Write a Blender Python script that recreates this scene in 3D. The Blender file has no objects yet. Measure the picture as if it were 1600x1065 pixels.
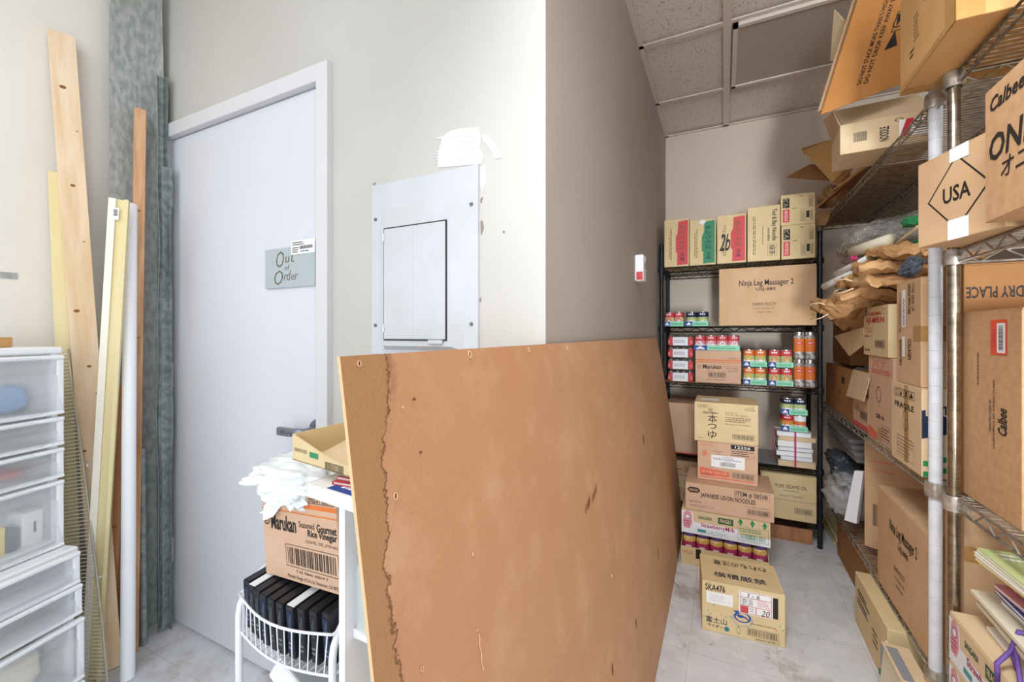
import bpy, bmesh, math, random
from math import pi, sin, cos, radians, sqrt
from mathutils import Vector, Matrix, noise, Euler
SC = bpy.context.scene
COL = SC.collection
random.seed(7)

# ---------------------------------------------------------------- camera, world, lights, exposure
FPX, YAW, CAMZ, HORY = 667.44, radians(26.334), 1.217, 521.06
cam_data = bpy.data.cameras.new('camera'); cam = bpy.data.objects.new('camera', cam_data); COL.objects.link(cam)
cam_data.sensor_width = 36; cam_data.lens = FPX/1600*36; cam_data.shift_y = (HORY-532.5)/1600
cam_data.clip_start = 0.02
cam.location = (0, 0, CAMZ); cam.rotation_euler = (pi/2, 0, YAW)
SC.camera = cam
SC.view_settings.view_transform = 'Standard'; SC.view_settings.look = 'None'
SC.view_settings.gamma = 1; SC.view_settings.use_curve_mapping = False
SC.view_settings.exposure = 0.52
W = bpy.data.worlds.new('world'); SC.world = W; W.use_nodes = True
bg = W.node_tree.nodes['Background']; bg.inputs[0].default_value = (0.88, 0.94, 1.0, 1); bg.inputs[1].default_value = 1.0

def area(name, loc, target, sx, sy, power, color):
    d = bpy.data.lights.new(name, 'AREA'); d.shape = 'RECTANGLE'; d.size = sx; d.size_y = sy
    d.energy = power; d.color = color
    o = bpy.data.objects.new(name, d); COL.objects.link(o); o.location = loc
    o.rotation_euler = (Vector(target)-Vector(loc)).to_track_quat('-Z', 'Y').to_euler()
    return o
area('assumed_daylight_fill', (-1.9, -4.2, 1.5), (-1.0, 1.0, 1.1), 2.2, 2.2, 12, (0.88, 0.94, 1.0))  # assumed daylight from behind on the left, added out of view; no window seen
area('side_fill', (2.3, -2.0, 1.5), (-.8, 1.2, 1.1), 2.2, 2.2, 36, (0.92, 0.96, 1.0))  # added fill from the right for board and left wall; no window known there
rack = area('rack_fill', (0.05, .30, 2.60), (.62, 1.6, .75), .6, .8, 11.5, (.95, .97, 1.0)); rack.data.spread = radians(100)  # added fill aimed at the rack fronts, not an existing lamp
aisle = area('aisle_fill', (.80, -3.6, .85), (.70, 3.4, 1.75), .5, 1.4, 7, (.90, .95, 1.0)); aisle.data.spread = radians(29)  # added narrow fill down the aisle, no doorway known behind it
area('overhead_fill', (-1.2, -.6, 2.66), (-1.2, -.6, 0), 1.1, .9, 10, (.92, .96, 1.0))  # added overhead fill for the left side, out of view

CS, SN = cos(YAW), sin(YAW)
def ray(px, py):
    a = (px-800)/FPX
    return Vector((a*CS-SN, a*SN+CS, (HORY-py)/FPX))
def at(px, py, x=None, y=None, z=None, d=None):
    """where the sight line through a point of the photograph meets a plane (or a depth)"""
    r = ray(px, py)
    t = d if d is not None else x/r.x if x is not None else y/r.y if y is not None else (z-CAMZ)/r.z
    return Vector((r.x*t, r.y*t, CAMZ+r.z*t))
def X(px, y): return at(px, HORY, y=y).x
def Y(px, x): return at(px, HORY, x=x).y
def Z(px, py, **k): return at(px, py, **k).z

# ---------------------------------------------------------------- materials
def lin(c):
    c = c/255
    return c/12.92 if c <= .04045 else ((c+.055)/1.055)**2.4
def rgb(h):
    if isinstance(h, str): h = tuple(int(h[i:i+2], 16) for i in (0, 2, 4))
    return (lin(h[0]), lin(h[1]), lin(h[2]), 1)
MATS = {}
def mat(name, col, rough=.7, metal=0, nscale=0, namt=0, col2=None, bump=0, bscale=200, alpha=None, trans=0, spec=.35, stretch=None, ior=1.45, detail=4, lo=.35, hi=.65):
    m = bpy.data.materials.new(name); m.use_nodes = True; nt = m.node_tree; N = nt.nodes; L = nt.links
    b = N['Principled BSDF']; b.inputs['Base Color'].default_value = rgb(col); b.inputs['Roughness'].default_value = rough
    b.inputs['Metallic'].default_value = metal; b.inputs['Specular IOR Level'].default_value = spec
    b.inputs['Transmission Weight'].default_value = trans; b.inputs['IOR'].default_value = ior
    tc = N.new('ShaderNodeTexCoord'); src = tc.outputs['Object']
    if stretch:
        mp = N.new('ShaderNodeMapping'); mp.inputs['Scale'].default_value = stretch; L.new(src, mp.inputs[0]); src = mp.outputs[0]
    if nscale:
        n = N.new('ShaderNodeTexNoise'); n.inputs['Scale'].default_value = nscale; n.inputs['Detail'].default_value = detail; L.new(src, n.inputs['Vector'])
        r = N.new('ShaderNodeMapRange'); r.inputs[1].default_value = lo; r.inputs[2].default_value = hi; L.new(n.outputs['Fac'], r.inputs[0])
        x = N.new('ShaderNodeMix'); x.data_type = 'RGBA'; x.inputs[6].default_value = rgb(col); x.inputs[7].default_value = rgb(col2 or col); L.new(r.outputs[0], x.inputs[0])
        L.new(x.outputs[2], b.inputs['Base Color'])
    if bump:
        n2 = N.new('ShaderNodeTexNoise'); n2.inputs['Scale'].default_value = bscale; n2.inputs['Detail'].default_value = 3; L.new(src, n2.inputs['Vector'])
        bp = N.new('ShaderNodeBump'); bp.inputs['Strength'].default_value = bump; bp.inputs['Distance'].default_value = .002
        L.new(n2.outputs['Fac'], bp.inputs['Height']); L.new(bp.outputs[0], b.inputs['Normal'])
    if alpha is not None:
        t = N.new('ShaderNodeBsdfTransparent'); mx = N.new('ShaderNodeMixShader'); mx.inputs[0].default_value = alpha
        L.new(t.outputs[0], mx.inputs[1]); L.new(b.outputs[0], mx.inputs[2]); L.new(mx.outputs[0], N['Material Output'].inputs[0])
    MATS[name] = m
    return m
mat('card', 'd3b08b', .75, nscale=9, col2='caa57e', bump=.15, bscale=120)
mat('card_pale', 'dfc7a2', .75, nscale=9, col2='d7bd97', bump=.15, bscale=120)
mat('card_yellow', 'dfc99c', .75, nscale=9, col2='d7bf92', bump=.15, bscale=120)
mat('card_pink', 'd6b296', .75, nscale=9, col2='cea98c', bump=.15, bscale=120)
mat('card_orange', 'cd9f68', .7, nscale=9, col2='c5955d', bump=.15, bscale=120)
mat('card_dark', 'a9794c', .8, nscale=9, col2='9c6d42')
mat('card_deep', 'bd8348', .7, nscale=9, col2='b37a40')
mat('card_edge', 'd8b78c', .8)
mat('kraft', 'c49a6c', .7, nscale=14, col2='b48858', bump=.3, bscale=60)
mat('tape_tan', 'b98d55', .28, nscale=20, col2='ad824b')
mat('tape_white', 'eef1f4', .3)
mat('paper', 'f0f0ee', .6)
mat('cream', 'e6dfc6', .6)
for n_, c_ in dict(ink='2b2724', ink_soft='6b5a48', red='c8323c', orange='e07b3c', coral='e0735a', green='2f8a52', green_dark='1d5a3c', blue='2f4f9c', navy='27304c', mint='8fd8b8', pink='df9aa4', magenta='b13a68', yellow='e8cf4a', teal='4a9aa0', redlabel='cf4f52', greenlabel='3d8a62', violet='6a4f94', brownish='7d5a3c', lime='b9c487', skyblue='5b9bd0', gold='d9a441').items():
    mat(n_, c_, .55)
mat('redpaint', 'd04a48', .5)
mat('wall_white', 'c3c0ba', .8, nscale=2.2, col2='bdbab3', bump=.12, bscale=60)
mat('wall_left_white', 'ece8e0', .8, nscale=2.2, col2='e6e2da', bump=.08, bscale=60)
mat('wall_grey', 'b3aba5', .8, nscale=1.5, col2='ada49d', bump=.1, bscale=60)
mat('wall_back', 'dfd0bf', .8, nscale=1.5, col2='dacaba', bump=.1, bscale=60)
mat('door_paint', 'd8d9e0', .45, nscale=1.6, col2='d3d4db')
mat('trim_paint', 'd2d2d4', .4)
mat('panel_paint', 'c6c9ce', .45, nscale=7, col2='bfc1c3', lo=.45, hi=.75)
mat('spackle', 'e4e8ee', .8, bump=.6, bscale=40)
mat('steel_screw', '8b8f93', .35, .9)
mat('gap', '3a3634', .9)
mat('galv', 'bcc0be', .45, .25, nscale=60, col2='9da3a1', stretch=(1, 1, .45), detail=2)
mat('galv_edge', 'a0a9a8', .45, .35, nscale=40, col2='7a8685')
mat('pvc', 'f1f2f6', .35)
mat('wood_pale', 'ecd6b8', .65, nscale=5, col2='dfbf98', stretch=(8, 8, .8), bump=.2, bscale=40)
mat('wood_orange', 'd9b088', .65, nscale=6, col2='be8a64', stretch=(10, 10, .7), bump=.2, bscale=40)
mat('wood_red', 'bd8a62', .7, nscale=6, col2='a26f4a', stretch=(8, 8, .8), bump=.2, bscale=40)
mat('wood_cream', 'e9ddb0', .55, nscale=3, col2='e0d09a', stretch=(6, 6, .4))
mat('knot', '8c5f37', .8)
mat('white_primer', 'f4f0e0', .55)
mat('plastic_white', 'f3f5f8', .35)
mat('drawer_clear', 'f4f7fb', .3, alpha=.32)
mat('black_metal', '2c2e30', .35, .6, nscale=30, col2='3a3c3e')
mat('chrome', 'b5aa98', .22, .95, nscale=30, col2='8d8474')
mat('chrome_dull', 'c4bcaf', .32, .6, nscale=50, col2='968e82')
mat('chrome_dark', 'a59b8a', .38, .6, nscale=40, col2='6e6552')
mat('post_white', 'dfe3e8', .4, nscale=20, col2='d2d7dd')
mat('cart_white', 'eef0f4', .3)
mat('black_plastic', '24262b', .35)
mat('lever_grey', '8c919c', .35, .7)
mat('fixture_panel', 'b8aca0', .35)
mat('foam', 'e9edf2', .6)
mat('tin', 'c6c6c8', .25, .9)
mat('foil', 'c6c8ca', .3, .4, bump=.8, bscale=50)
mat('glass', 'f2faf6', .03, alpha=.32, spec=.8)
mat('film', 'f4f7fa', .12, alpha=.35, spec=.8)
mat('bag_white', 'eef3f3', .35, bump=.7, bscale=35)
mat('blackbag', '4a525a', .3, bump=.8, bscale=30)
mat('jar_gold', 'ecd08a', .3, nscale=60, col2='c59a44')
mat('jar_dark', '5c5450', .25, nscale=50, col2='cfcac4')
mat('greybag', '8d9296', .3, bump=.7, bscale=30)
mat('sign_grey', 'aeb8ba', .7)
mat('laminate', 'f2f2f4', .3)

# patterned stuff
def mat_bubble():
    m = mat('bubble_wrap', 'b9b5ae', .18, alpha=.85, spec=.9); nt = m.node_tree; N = nt.nodes; L = nt.links
    tc = N['Texture Coordinate']; v = N.new('ShaderNodeTexVoronoi'); v.inputs['Scale'].default_value = 95; L.new(tc.outputs['Object'], v.inputs['Vector'])
    bp = N.new('ShaderNodeBump'); bp.inputs['Strength'].default_value = 1; bp.inputs['Distance'].default_value = .006; bp.invert = True
    L.new(v.outputs['Distance'], bp.inputs['Height']); L.new(bp.outputs[0], N['Principled BSDF'].inputs['Normal'])
    n = N.new('ShaderNodeTexNoise'); n.inputs['Scale'].default_value = 16; L.new(tc.outputs['Object'], n.inputs['Vector'])
    x = N.new('ShaderNodeMix'); x.data_type = 'RGBA'; x.inputs[6].default_value = rgb('8f8b84'); x.inputs[7].default_value = rgb('c9c6c0'); L.new(n.outputs['Fac'], x.inputs[0]); L.new(x.outputs[2], N['Principled BSDF'].inputs['Base Color'])
mat_bubble()
def mat_floor():
    m = mat('floor_vinyl', 'd9d5cf', .45); nt = m.node_tree; N = nt.nodes; L = nt.links; b = N['Principled BSDF']; tc = N['Texture Coordinate']
    mp = N.new('ShaderNodeMapping'); mp.inputs['Location'].default_value = (.12, .06, 0); L.new(tc.outputs['Object'], mp.inputs[0])
    br = N.new('ShaderNodeTexBrick'); br.offset = 0; br.inputs['Scale'].default_value = 1; br.inputs['Mortar Size'].default_value = .0014; br.inputs['Mortar Smooth'].default_value = .3
    br.inputs['Brick Width'].default_value = .305; br.inputs['Row Height'].default_value = .305; br.inputs['Color1'].default_value = rgb('dcdfe5'); br.inputs['Color2'].default_value = rgb('d5d8de'); br.inputs['Mortar'].default_value = rgb('bcb9b4')
    L.new(mp.outputs[0], br.inputs['Vector'])
    def nz(scale, lo, hi, det=6):
        n = N.new('ShaderNodeTexNoise'); n.inputs['Scale'].default_value = scale; n.inputs['Detail'].default_value = det; n.inputs['Roughness'].default_value = .7; L.new(tc.outputs['Object'], n.inputs['Vector'])
        r = N.new('ShaderNodeMapRange'); r.inputs[1].default_value = lo; r.inputs[2].default_value = hi; L.new(n.outputs['Fac'], r.inputs[0]); return r.outputs[0]
    def mix(a, c, f, k=1.0):
        x = N.new('ShaderNodeMix'); x.data_type = 'RGBA'; L.new(a, x.inputs[6]); x.inputs[7].default_value = rgb(c)
        mm = N.new('ShaderNodeMath'); mm.operation = 'MULTIPLY'; L.new(f, mm.inputs[0]); mm.inputs[1].default_value = k; L.new(mm.outputs[0], x.inputs[0]); return x.outputs[2]
    c = mix(br.outputs['Color'], 'c2bfba', nz(5, .45, .75), .8)
    c = mix(c, 'f0f0ef', nz(11, .5, .7), .6)
    c = mix(c, '8f7a60', nz(3.1, .56, .70, 8), .75)
    c = mix(c, '8a8278', nz(17, .60, .74, 9), .8)
    c = mix(c, '9b8b78', nz(1.7, .56, .66, 10), .6)
    L.new(c, b.inputs['Base Color'])
mat_floor()
def mat_tile():
    m = mat('ceiling_tile', 'ece2d8', .9); nt = m.node_tree; N = nt.nodes; L = nt.links; b = N['Principled BSDF']; tc = N['Texture Coordinate']
    v = N.new('ShaderNodeTexNoise'); v.inputs['Scale'].default_value = 130; v.inputs['Detail'].default_value = 2; L.new(tc.outputs['Object'], v.inputs['Vector'])
    r = N.new('ShaderNodeMapRange'); r.inputs[1].default_value = .60; r.inputs[2].default_value = .70; L.new(v.outputs['Fac'], r.inputs[0])
    x = N.new('ShaderNodeMix'); x.data_type = 'RGBA'; x.inputs[6].default_value = rgb('ece2d8'); x.inputs[7].default_value = rgb('a08f80'); L.new(r.outputs[0], x.inputs[0]); L.new(x.outputs[2], b.inputs['Base Color'])
    bp = N.new('ShaderNodeBump'); bp.inputs['Strength'].default_value = .5; bp.inputs['Distance'].default_value = .002; bp.invert = True; L.new(r.outputs[0], bp.inputs['Height']); L.new(bp.outputs[0], b.inputs['Normal'])
mat_tile()
mat('ceiling_grid', 'e2d6ca', .5)
def mat_board():
    m = mat('hardboard', 'b9855c', .62); nt = m.node_tree; N = nt.nodes; L = nt.links; b = N['Principled BSDF']; tc = N['Texture Coordinate']
    sx = N.new('ShaderNodeSeparateXYZ'); L.new(tc.outputs['Object'], sx.inputs[0])
    def math_(op, a, b2=None, c=None):
        q = N.new('ShaderNodeMath'); q.operation = op
        for i, v in enumerate((a, b2, c)):
            if v is None: continue
            if isinstance(v, (int, float)): q.inputs[i].default_value = v
            else: L.new(v, q.inputs[i])
        return q.outputs[0]
    def nz(scale, det=5, stretch=(1, 1, 1), rough=.6, rot=(0, 0, 0)):
        mp = N.new('ShaderNodeMapping'); mp.inputs['Scale'].default_value = stretch; mp.inputs['Rotation'].default_value = rot; L.new(tc.outputs['Object'], mp.inputs[0])
        n = N.new('ShaderNodeTexNoise'); n.inputs['Scale'].default_value = scale; n.inputs['Detail'].default_value = det; n.inputs['Roughness'].default_value = rough; L.new(mp.outputs[0], n.inputs['Vector']); return n.outputs['Fac']
    def rng(f, lo, hi, a=0., b2=1.):
        r = N.new('ShaderNodeMapRange'); r.inputs[1].default_value = lo; r.inputs[2].default_value = hi; r.inputs[3].default_value = a; r.inputs[4].default_value = b2; L.new(f, r.inputs[0]); return r.outputs[0]
    def mix(a, c, f):
        x = N.new('ShaderNodeMix'); x.data_type = 'RGBA'
        if isinstance(a, str): x.inputs[6].default_value = rgb(a)
        else: L.new(a, x.inputs[6])
        x.inputs[7].default_value = rgb(c); L.new(f, x.inputs[0]); return x.outputs[2]
    u = sx.outputs[0]; v = sx.outputs[2]
    # water stain edge: u = base(v) + wobble
    wob = math_('MULTIPLY', math_('SUBTRACT', nz(6, 8, (0.6, 1, 1), .78), .5), .10)
    base = rng(v, .98, 1.18, .034, .078)
    d = math_('SUBTRACT', u, math_('ADD', base, wob))
    c = mix('bf8e69', 'c89e78', rng(u, .1, 1.9))
    c = mix(c, 'be8a64', rng(nz(2.2, 4, (1, 1, .5), .5, (0, .8, 0)), .45, .72, 0, .75))
    c = mix(c, 'b08868', rng(nz(1.1, 4, (.7, 1, 2.6), .5, (0, -.9, 0)), .55, .72, 0, .6))
    c = mix(c, 'dcb993', rng(nz(9, 6), .5, .75, 0, .35))
    left = rng(d, -.002, .001, 1, 0)
    c = mix(c, 'a87c54', math_('MULTIPLY', left, .85))
    line = rng(math_('ABSOLUTE', d), .0004, .0030, 1, 0)
    c = mix(c, '5a3a24', math_('MULTIPLY', line, .85))
    d2 = math_('SUBTRACT', d, .006)
    halo = rng(math_('ABSOLUTE', d2), .0, .012, 1, 0)
    c = mix(c, '7c5336', math_('MULTIPLY', math_('MULTIPLY', halo, rng(nz(7, 3), .42, .6)), .6))
    L.new(c, b.inputs['Base Color'])
    wv = N.new('ShaderNodeTexNoise'); wv.inputs['Scale'].default_value = 420; wv.inputs['Detail'].default_value = 1; L.new(tc.outputs['Object'], wv.inputs['Vector'])
    bp = N.new('ShaderNodeBump'); bp.inputs['Strength'].default_value = .6; bp.inputs['Distance'].default_value = .0012; L.new(wv.outputs['Fac'], bp.inputs['Height']); L.new(bp.outputs[0], b.inputs['Normal'])
mat_board()

# ---------------------------------------------------------------- mesh helpers
_tc = {}
def text_polys(s, bold=0., shear=0.):
    k = (s, bold, shear)
    if k in _tc: return _tc[k]
    c = bpy.data.curves.new('t', 'FONT'); c.body = s; c.resolution_u = 2; c.offset = bold; c.shear = shear
    o = bpy.data.objects.new('t', c); COL.objects.link(o); bpy.context.view_layer.update()
    m = o.evaluated_get(bpy.context.evaluated_depsgraph_get()).to_mesh()
    V = [(v.co.x, v.co.y) for v in m.vertices]; F = [tuple(p.vertices) for p in m.polygons]
    bpy.data.objects.remove(o); bpy.data.curves.remove(c)
    if not V: V = [(0, 0)]; F = []
    x0 = min(v[0] for v in V); x1 = max(v[0] for v in V); y0 = min(v[1] for v in V); y1 = max(v[1] for v in V)
    V = [((x-x0)/max(x1-x0, 1e-6), (y-y0)/max(y1-y0, 1e-6)) for x, y in V]
    _tc[k] = (V, F)
    return _tc[k]

class MB:
    def __init__(s): s.v = []; s.f = []; s.m = []; s.names = []; s.sm = []; s.T = Matrix(); s.flip = False
    def mi(s, n):
        if n not in s.names: s.names.append(n)
        return s.names.index(n)
    def add(s, vs, fs, m, smooth=False):
        o = len(s.v); s.v += [tuple(s.T @ Vector(v)) for v in vs]; k = s.mi(m)
        for f in fs: s.f.append(tuple(i+o for i in f)); s.m.append(k); s.sm.append(smooth)
        return s
    def box(s, x0, x1, y0, y1, z0, z1, m, bevel=0):
        if bevel:
            bm = bmesh.new(); bmesh.ops.create_cube(bm, size=1)
            for v in bm.verts: v.co = Vector(((x0+x1)/2+v.co.x*(x1-x0), (y0+y1)/2+v.co.y*(y1-y0), (z0+z1)/2+v.co.z*(z1-z0)))
            bmesh.ops.bevel(bm, geom=bm.edges[:], offset=bevel, segments=2, affect='EDGES', profile=.5)
            bm.verts.index_update(); s.add([v.co.copy() for v in bm.verts], [[v.index for v in f.verts] for f in bm.faces], m); bm.free(); return s
        return s.add([(x0,y0,z0),(x1,y0,z0),(x1,y1,z0),(x0,y1,z0),(x0,y0,z1),(x1,y0,z1),(x1,y1,z1),(x0,y1,z1)],
                     [(0,3,2,1),(4,5,6,7),(0,1,5,4),(1,2,6,5),(2,3,7,6),(3,0,4,7)], m)
    def slab(s, pts, th, m, n=None):
        """thick plate from a planar outline of 3D points"""
        P = [Vector(p) for p in pts]
        if n is None: n = (P[1]-P[0]).cross(P[2]-P[0]).normalized()
        k = len(P); vs = P+[p+n*th for p in P]
        return s.add(vs, [tuple(reversed(range(k))), tuple(range(k, 2*k))]+[(i, (i+1) % k, (i+1) % k+k, i+k) for i in range(k)], m)
    def tube(s, pts, r, m, n=8, cap=True):
        P = [Vector(p) for p in pts]; rings = []; up = None
        for i, p in enumerate(P):
            d = (P[min(i+1, len(P)-1)]-P[max(i-1, 0)]).normalized()
            if up is None: up = Vector((0, 0, 1)) if abs(d.z) < .9 else Vector((1, 0, 0))
            a = d.cross(up).normalized(); b = a.cross(d).normalized(); up = b
            rr = r[i] if isinstance(r, (list, tuple)) else r
            rings.append([p+a*cos(2*pi*j/n)*rr+b*sin(2*pi*j/n)*rr for j in range(n)])
        vs = [v for q in rings for v in q]; fs = []
        for i in range(len(P)-1):
            for j in range(n): fs.append((i*n+j, (i+1)*n+j, (i+1)*n+(j+1) % n, i*n+(j+1) % n))
        if cap: fs += [tuple(range(n)), tuple(reversed(range((len(P)-1)*n, len(P)*n)))]
        return s.add(vs, fs, m, n > 5)
    def rod(s, a, b, r, m, n=8): return s.tube([a, b], r, m, n)
    def lathe(s, prof, c, m, n=20, mats=None):
        cx, cy, cz = c; vs = []; 
        for r, z in prof: vs += [(cx+r*cos(2*pi*j/n), cy+r*sin(2*pi*j/n), cz+z) for j in range(n)]
        for i in range(len(prof)-1):
            fs = [(i*n+j, i*n+(j+1) % n, (i+1)*n+(j+1) % n, (i+1)*n+j) for j in range(n)]
            s.add(vs[i*n:(i+2)*n], [tuple(q-i*n for q in f) for f in fs], mats[i] if mats else m, True)
        return s
    # flat printing on a face frame: O origin, U, V in-plane axes scaled to the face size, N outward normal
    def frame(s, O, U, V): s.O = Vector(O); s.U = Vector(U); s.V = Vector(V); s.N = s.U.cross(s.V).normalized(); return s
    def P(s, u, v, e): return s.O+s.U*u+s.V*v+s.N*e
    def rect(s, u0, v0, u1, v1, m, e=.0005): return s.add([s.P(u0,v0,e), s.P(u1,v0,e), s.P(u1,v1,e), s.P(u0,v1,e)], [(0,1,2,3)], m)
    def poly(s, pts, m, e=.0007): return s.add([s.P(u, v, e) for u, v in pts], [tuple(range(len(pts)))], m)
    def outline(s, u0, v0, u1, v1, m, t=.0012, e=.0007):
        tu = t/s.U.length; tv = t/s.V.length
        s.rect(u0,v0,u1,v0+tv,m,e); s.rect(u0,v1-tv,u1,v1,m,e); s.rect(u0,v0,u0+tu,v1,m,e); return s.rect(u1-tu,v0,u1,v1,m,e)
    def text(s, t, u0, v0, u1, v1, m='ink', rot=0, bold=0., shear=0., e=.0009):
        bold = min(bold, .006 if any(ord(ch) > 0x2fff for ch in t) else .022)
        V, F = text_polys(t, bold, shear); out = []
        for x, y in V:
            if rot == 90: x, y = 1-y, x
            elif rot == 180: x, y = 1-x, 1-y
            elif rot == 270: x, y = y, 1-x
            out.append(s.P(u0+(u1-u0)*x, v0+(v1-v0)*y, e))
        return s.add(out, F, m)
    def barcode(s, u0, v0, u1, v1, m='ink', box=True, vert=False):
        rnd = random.Random(int((u0+v0*3)*1000)); k = 0.04
        if box: s.outline(u0, v0, u1, v1, m)
        while k < .95:
            w = rnd.choice((.008, .012, .02)); a, b = (u0, u1) if not vert else (v0, v1)
            p, q = a+(b-a)*k, a+(b-a)*min(k+w, .96)
            if not vert: s.rect(p, v0+(v1-v0)*.12, q, v1-(v1-v0)*.12, m, .0008)
            else: s.rect(u0+(u1-u0)*.12, p, u1-(u1-u0)*.12, q, m, .0008)
            k += w+rnd.choice((.01, .014, .024))
        return s
    def lines(s, u0, v0, u1, v1, n, m='ink_soft', vert=False, fill=.45):
        rnd = random.Random(int(u0*999+v1*77+n))
        for i in range(n):
            a = 0; end = rnd.uniform(.7, 1)
            while a < end:
                w = rnd.uniform(.03, .12); b = min(a+w, end); c0 = (i+.5-fill/2)/n; c1 = (i+.5+fill/2)/n
                if not vert: s.rect(u0+(u1-u0)*a, v1-(v1-v0)*c1, u0+(u1-u0)*b, v1-(v1-v0)*c0, m, .0007)
                else: s.rect(u0+(u1-u0)*c0, v0+(v1-v0)*a, u0+(u1-u0)*c1, v0+(v1-v0)*b, m, .0007)
                a = b+rnd.uniform(.015, .03)
        return s
    def ring(s, u, v, r, t, m='ink', n=28, sq=1., e=.0008):
        R = lambda rr, a: s.P(u+cos(a)*rr/s.U.length, v+sin(a)*rr*sq/s.V.length, e)
        vs = []
        for i in range(n): a = 2*pi*i/n; vs += [R(r, a), R(max(r-t, 0), a)]
        return s.add(vs, [(2*i, (2*i+2) % (2*n), (2*i+3) % (2*n), 2*i+1) for i in range(n)], m)
    def disc(s, u, v, r, m, n=20, sq=1., e=.0006):
        return s.add([s.P(u+cos(2*pi*i/n)*r/s.U.length, v+sin(2*pi*i/n)*r*sq/s.V.length, e) for i in range(n)], [tuple(range(n))], m)
    def build(s, name, parent=None, loc=None, rot=None):
        me = bpy.data.meshes.new(name); me.from_pydata(s.v, [], s.f); me.update()
        for n in s.names: me.materials.append(MATS[n])
        me.polygons.foreach_set('material_index', s.m); me.polygons.foreach_set('use_smooth', s.sm); me.update()
        o = bpy.data.objects.new(name, me); COL.objects.link(o)
        if parent: o.parent = parent
        if loc is not None: o.location = loc
        if rot is not None: o.rotation_euler = rot
        return o

def tag(o, label, cat, group=None, kind=None):
    if label: o['label'] = label
    if cat: o['category'] = cat
    if group: o['group'] = group
    if kind: o['kind'] = kind
    return o
def thing(name, label, cat, loc=(0,0,0), rz=0, group=None, rot=None):
    o = bpy.data.objects.new(name, None); COL.objects.link(o); o.empty_display_size = .05
    o.location = loc; o.rotation_euler = rot if rot else (0, 0, rz)
    return tag(o, label, cat, group)
def copy_tree(o, loc, rz=None, label=None, rot=None):
    def cp(a, par):
        c = a.copy(); COL.objects.link(c); c.parent = par
        for ch in [q for q in a.children]: cp(ch, c)
        return c
    kids = list(o.children); r = o.copy(); COL.objects.link(r)
    for k in kids: cp(k, r)
    r.location = loc
    if rz is not None: r.rotation_euler = (0, 0, rz)
    if rot is not None: r.rotation_euler = rot
    if label: r['label'] = label
    return r
def struct(mb, name): o = mb.build(name); o['kind'] = 'structure'; return o

def face(mb, w, d, h, f):
    if f == 'F': mb.frame((-w/2, 0, 0), (w,0,0), (0,0,h))
    elif f == 'R': mb.frame((w/2, 0, 0), (0,d,0), (0,0,h))
    elif f == 'L': mb.frame((-w/2, d, 0), (0,-d,0), (0,0,h))
    elif f == 'B': mb.frame((w/2, d, 0), (-w,0,0), (0,0,h))
    elif f == 'T': mb.frame((-w/2, 0, h), (w,0,0), (0,d,0))
    elif f == 'D': mb.frame((-w/2, d, 0), (w,0,0), (0,-d,0))
    return mb
def carton(name, label, w, d, h, loc, rz=0, m='card', prints=None, stickers=None, tape=None, group=None, flaps=True, rot=None, cat='cardboard box'):
    """closed corrugated carton, local origin bottom centre of its front edge; front faces -y"""
    t = thing(name, label, cat, loc, rz, group, rot)
    b = MB(); b.box(-w/2, w/2, 0, d, 0, h-(.003 if flaps else 0), m, bevel=.0025)
    if prints:
        for f, fn in prints.items(): face(b, w, d, h-(.0 if f == 'T' and flaps else .003), f); fn(b)
    b.build('body', t)
    if flaps:
        for a, c in ((.001, d/2-.001), (d/2+.001, d-.001)):
            g = MB(); g.box(-w/2+.001, w/2-.001, a, c, h-.003, h, m); g.build('flap', t)
    if tape:
        g = MB()
        for ti, (f, u0, v0, u1, v1, tm) in enumerate(tape): face(g, w, d, h, f); g.rect(u0, v0, u1, v1, tm, .0011+.0002*ti)
        g.build('packing_tape', t)
    for (f, u0, v0, u1, v1, sm, fn) in (stickers or []):
        g = MB(); face(g, w, d, h, f); O = g.P(u0, v0, .0012); U = g.U*(u1-u0); V = g.V*(v1-v0)
        g.frame(O, U, V); 
        g.add([g.P(0,0,0), g.P(1,0,0), g.P(1,1,0), g.P(0,1,0)], [(0,1,2,3)], sm)
        if fn: fn(g)
        g.build('sticker', t)
    return t
def box_y(name, label, px0, px1, y, d, z0, z1, **k):
    """carton whose front faces the viewer, its front edge on the plane y"""
    x0, x1 = X(px0, y), X(px1, y)
    return carton(name, label, x1-x0, d, z1-z0, ((x0+x1)/2, y, z0), 0, **k)
def box_x(name, label, px0, px1, x, d, z0, z1, **k):
    """carton whose front faces the aisle (-x), its front edge on the plane x"""
    y1, y0 = Y(px0, x), Y(px1, x)
    return carton(name, label, y1-y0, d, z1-z0, (x, (y0+y1)/2, z0), -pi/2, **k)
def crumple(mb, c, s, m, seed=0, amp=.25, sub=4, rot=None, freq=2.2, sq=1.0, flatbot=True, smooth=False):
    """crushed soft body: rounded block pushed about by ridged noise"""
    bm = bmesh.new(); bmesh.ops.create_icosphere(bm, subdivisions=sub, radius=1)
    R = Euler(rot or (0,0,0)).to_matrix(); off = Vector((seed*3.7, seed*1.3, seed*7.1)); vs = []
    for v in bm.verts:
        p = v.co.copy(); k = max(abs(p.x), abs(p.y), abs(p.z)); p = p.lerp(p/k, .45*sq)
        n = abs(noise.noise(p*freq+off))*1.6+abs(noise.noise(p*freq*2.3+off))*.8+abs(noise.noise(p*freq*5+off))*.35
        p = p*(1+amp*(n-.7))
        if flatbot: p.z = max(p.z, -1)
        vs.append(Vector(c)+R @ Vector((p.x*s[0], p.y*s[1], p.z*s[2])))
    bm.verts.index_update(); mb.add(vs, [[q.index for q in f.verts] for f in bm.faces], m, amp < .2 or smooth); bm.free()
    return mb
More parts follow.
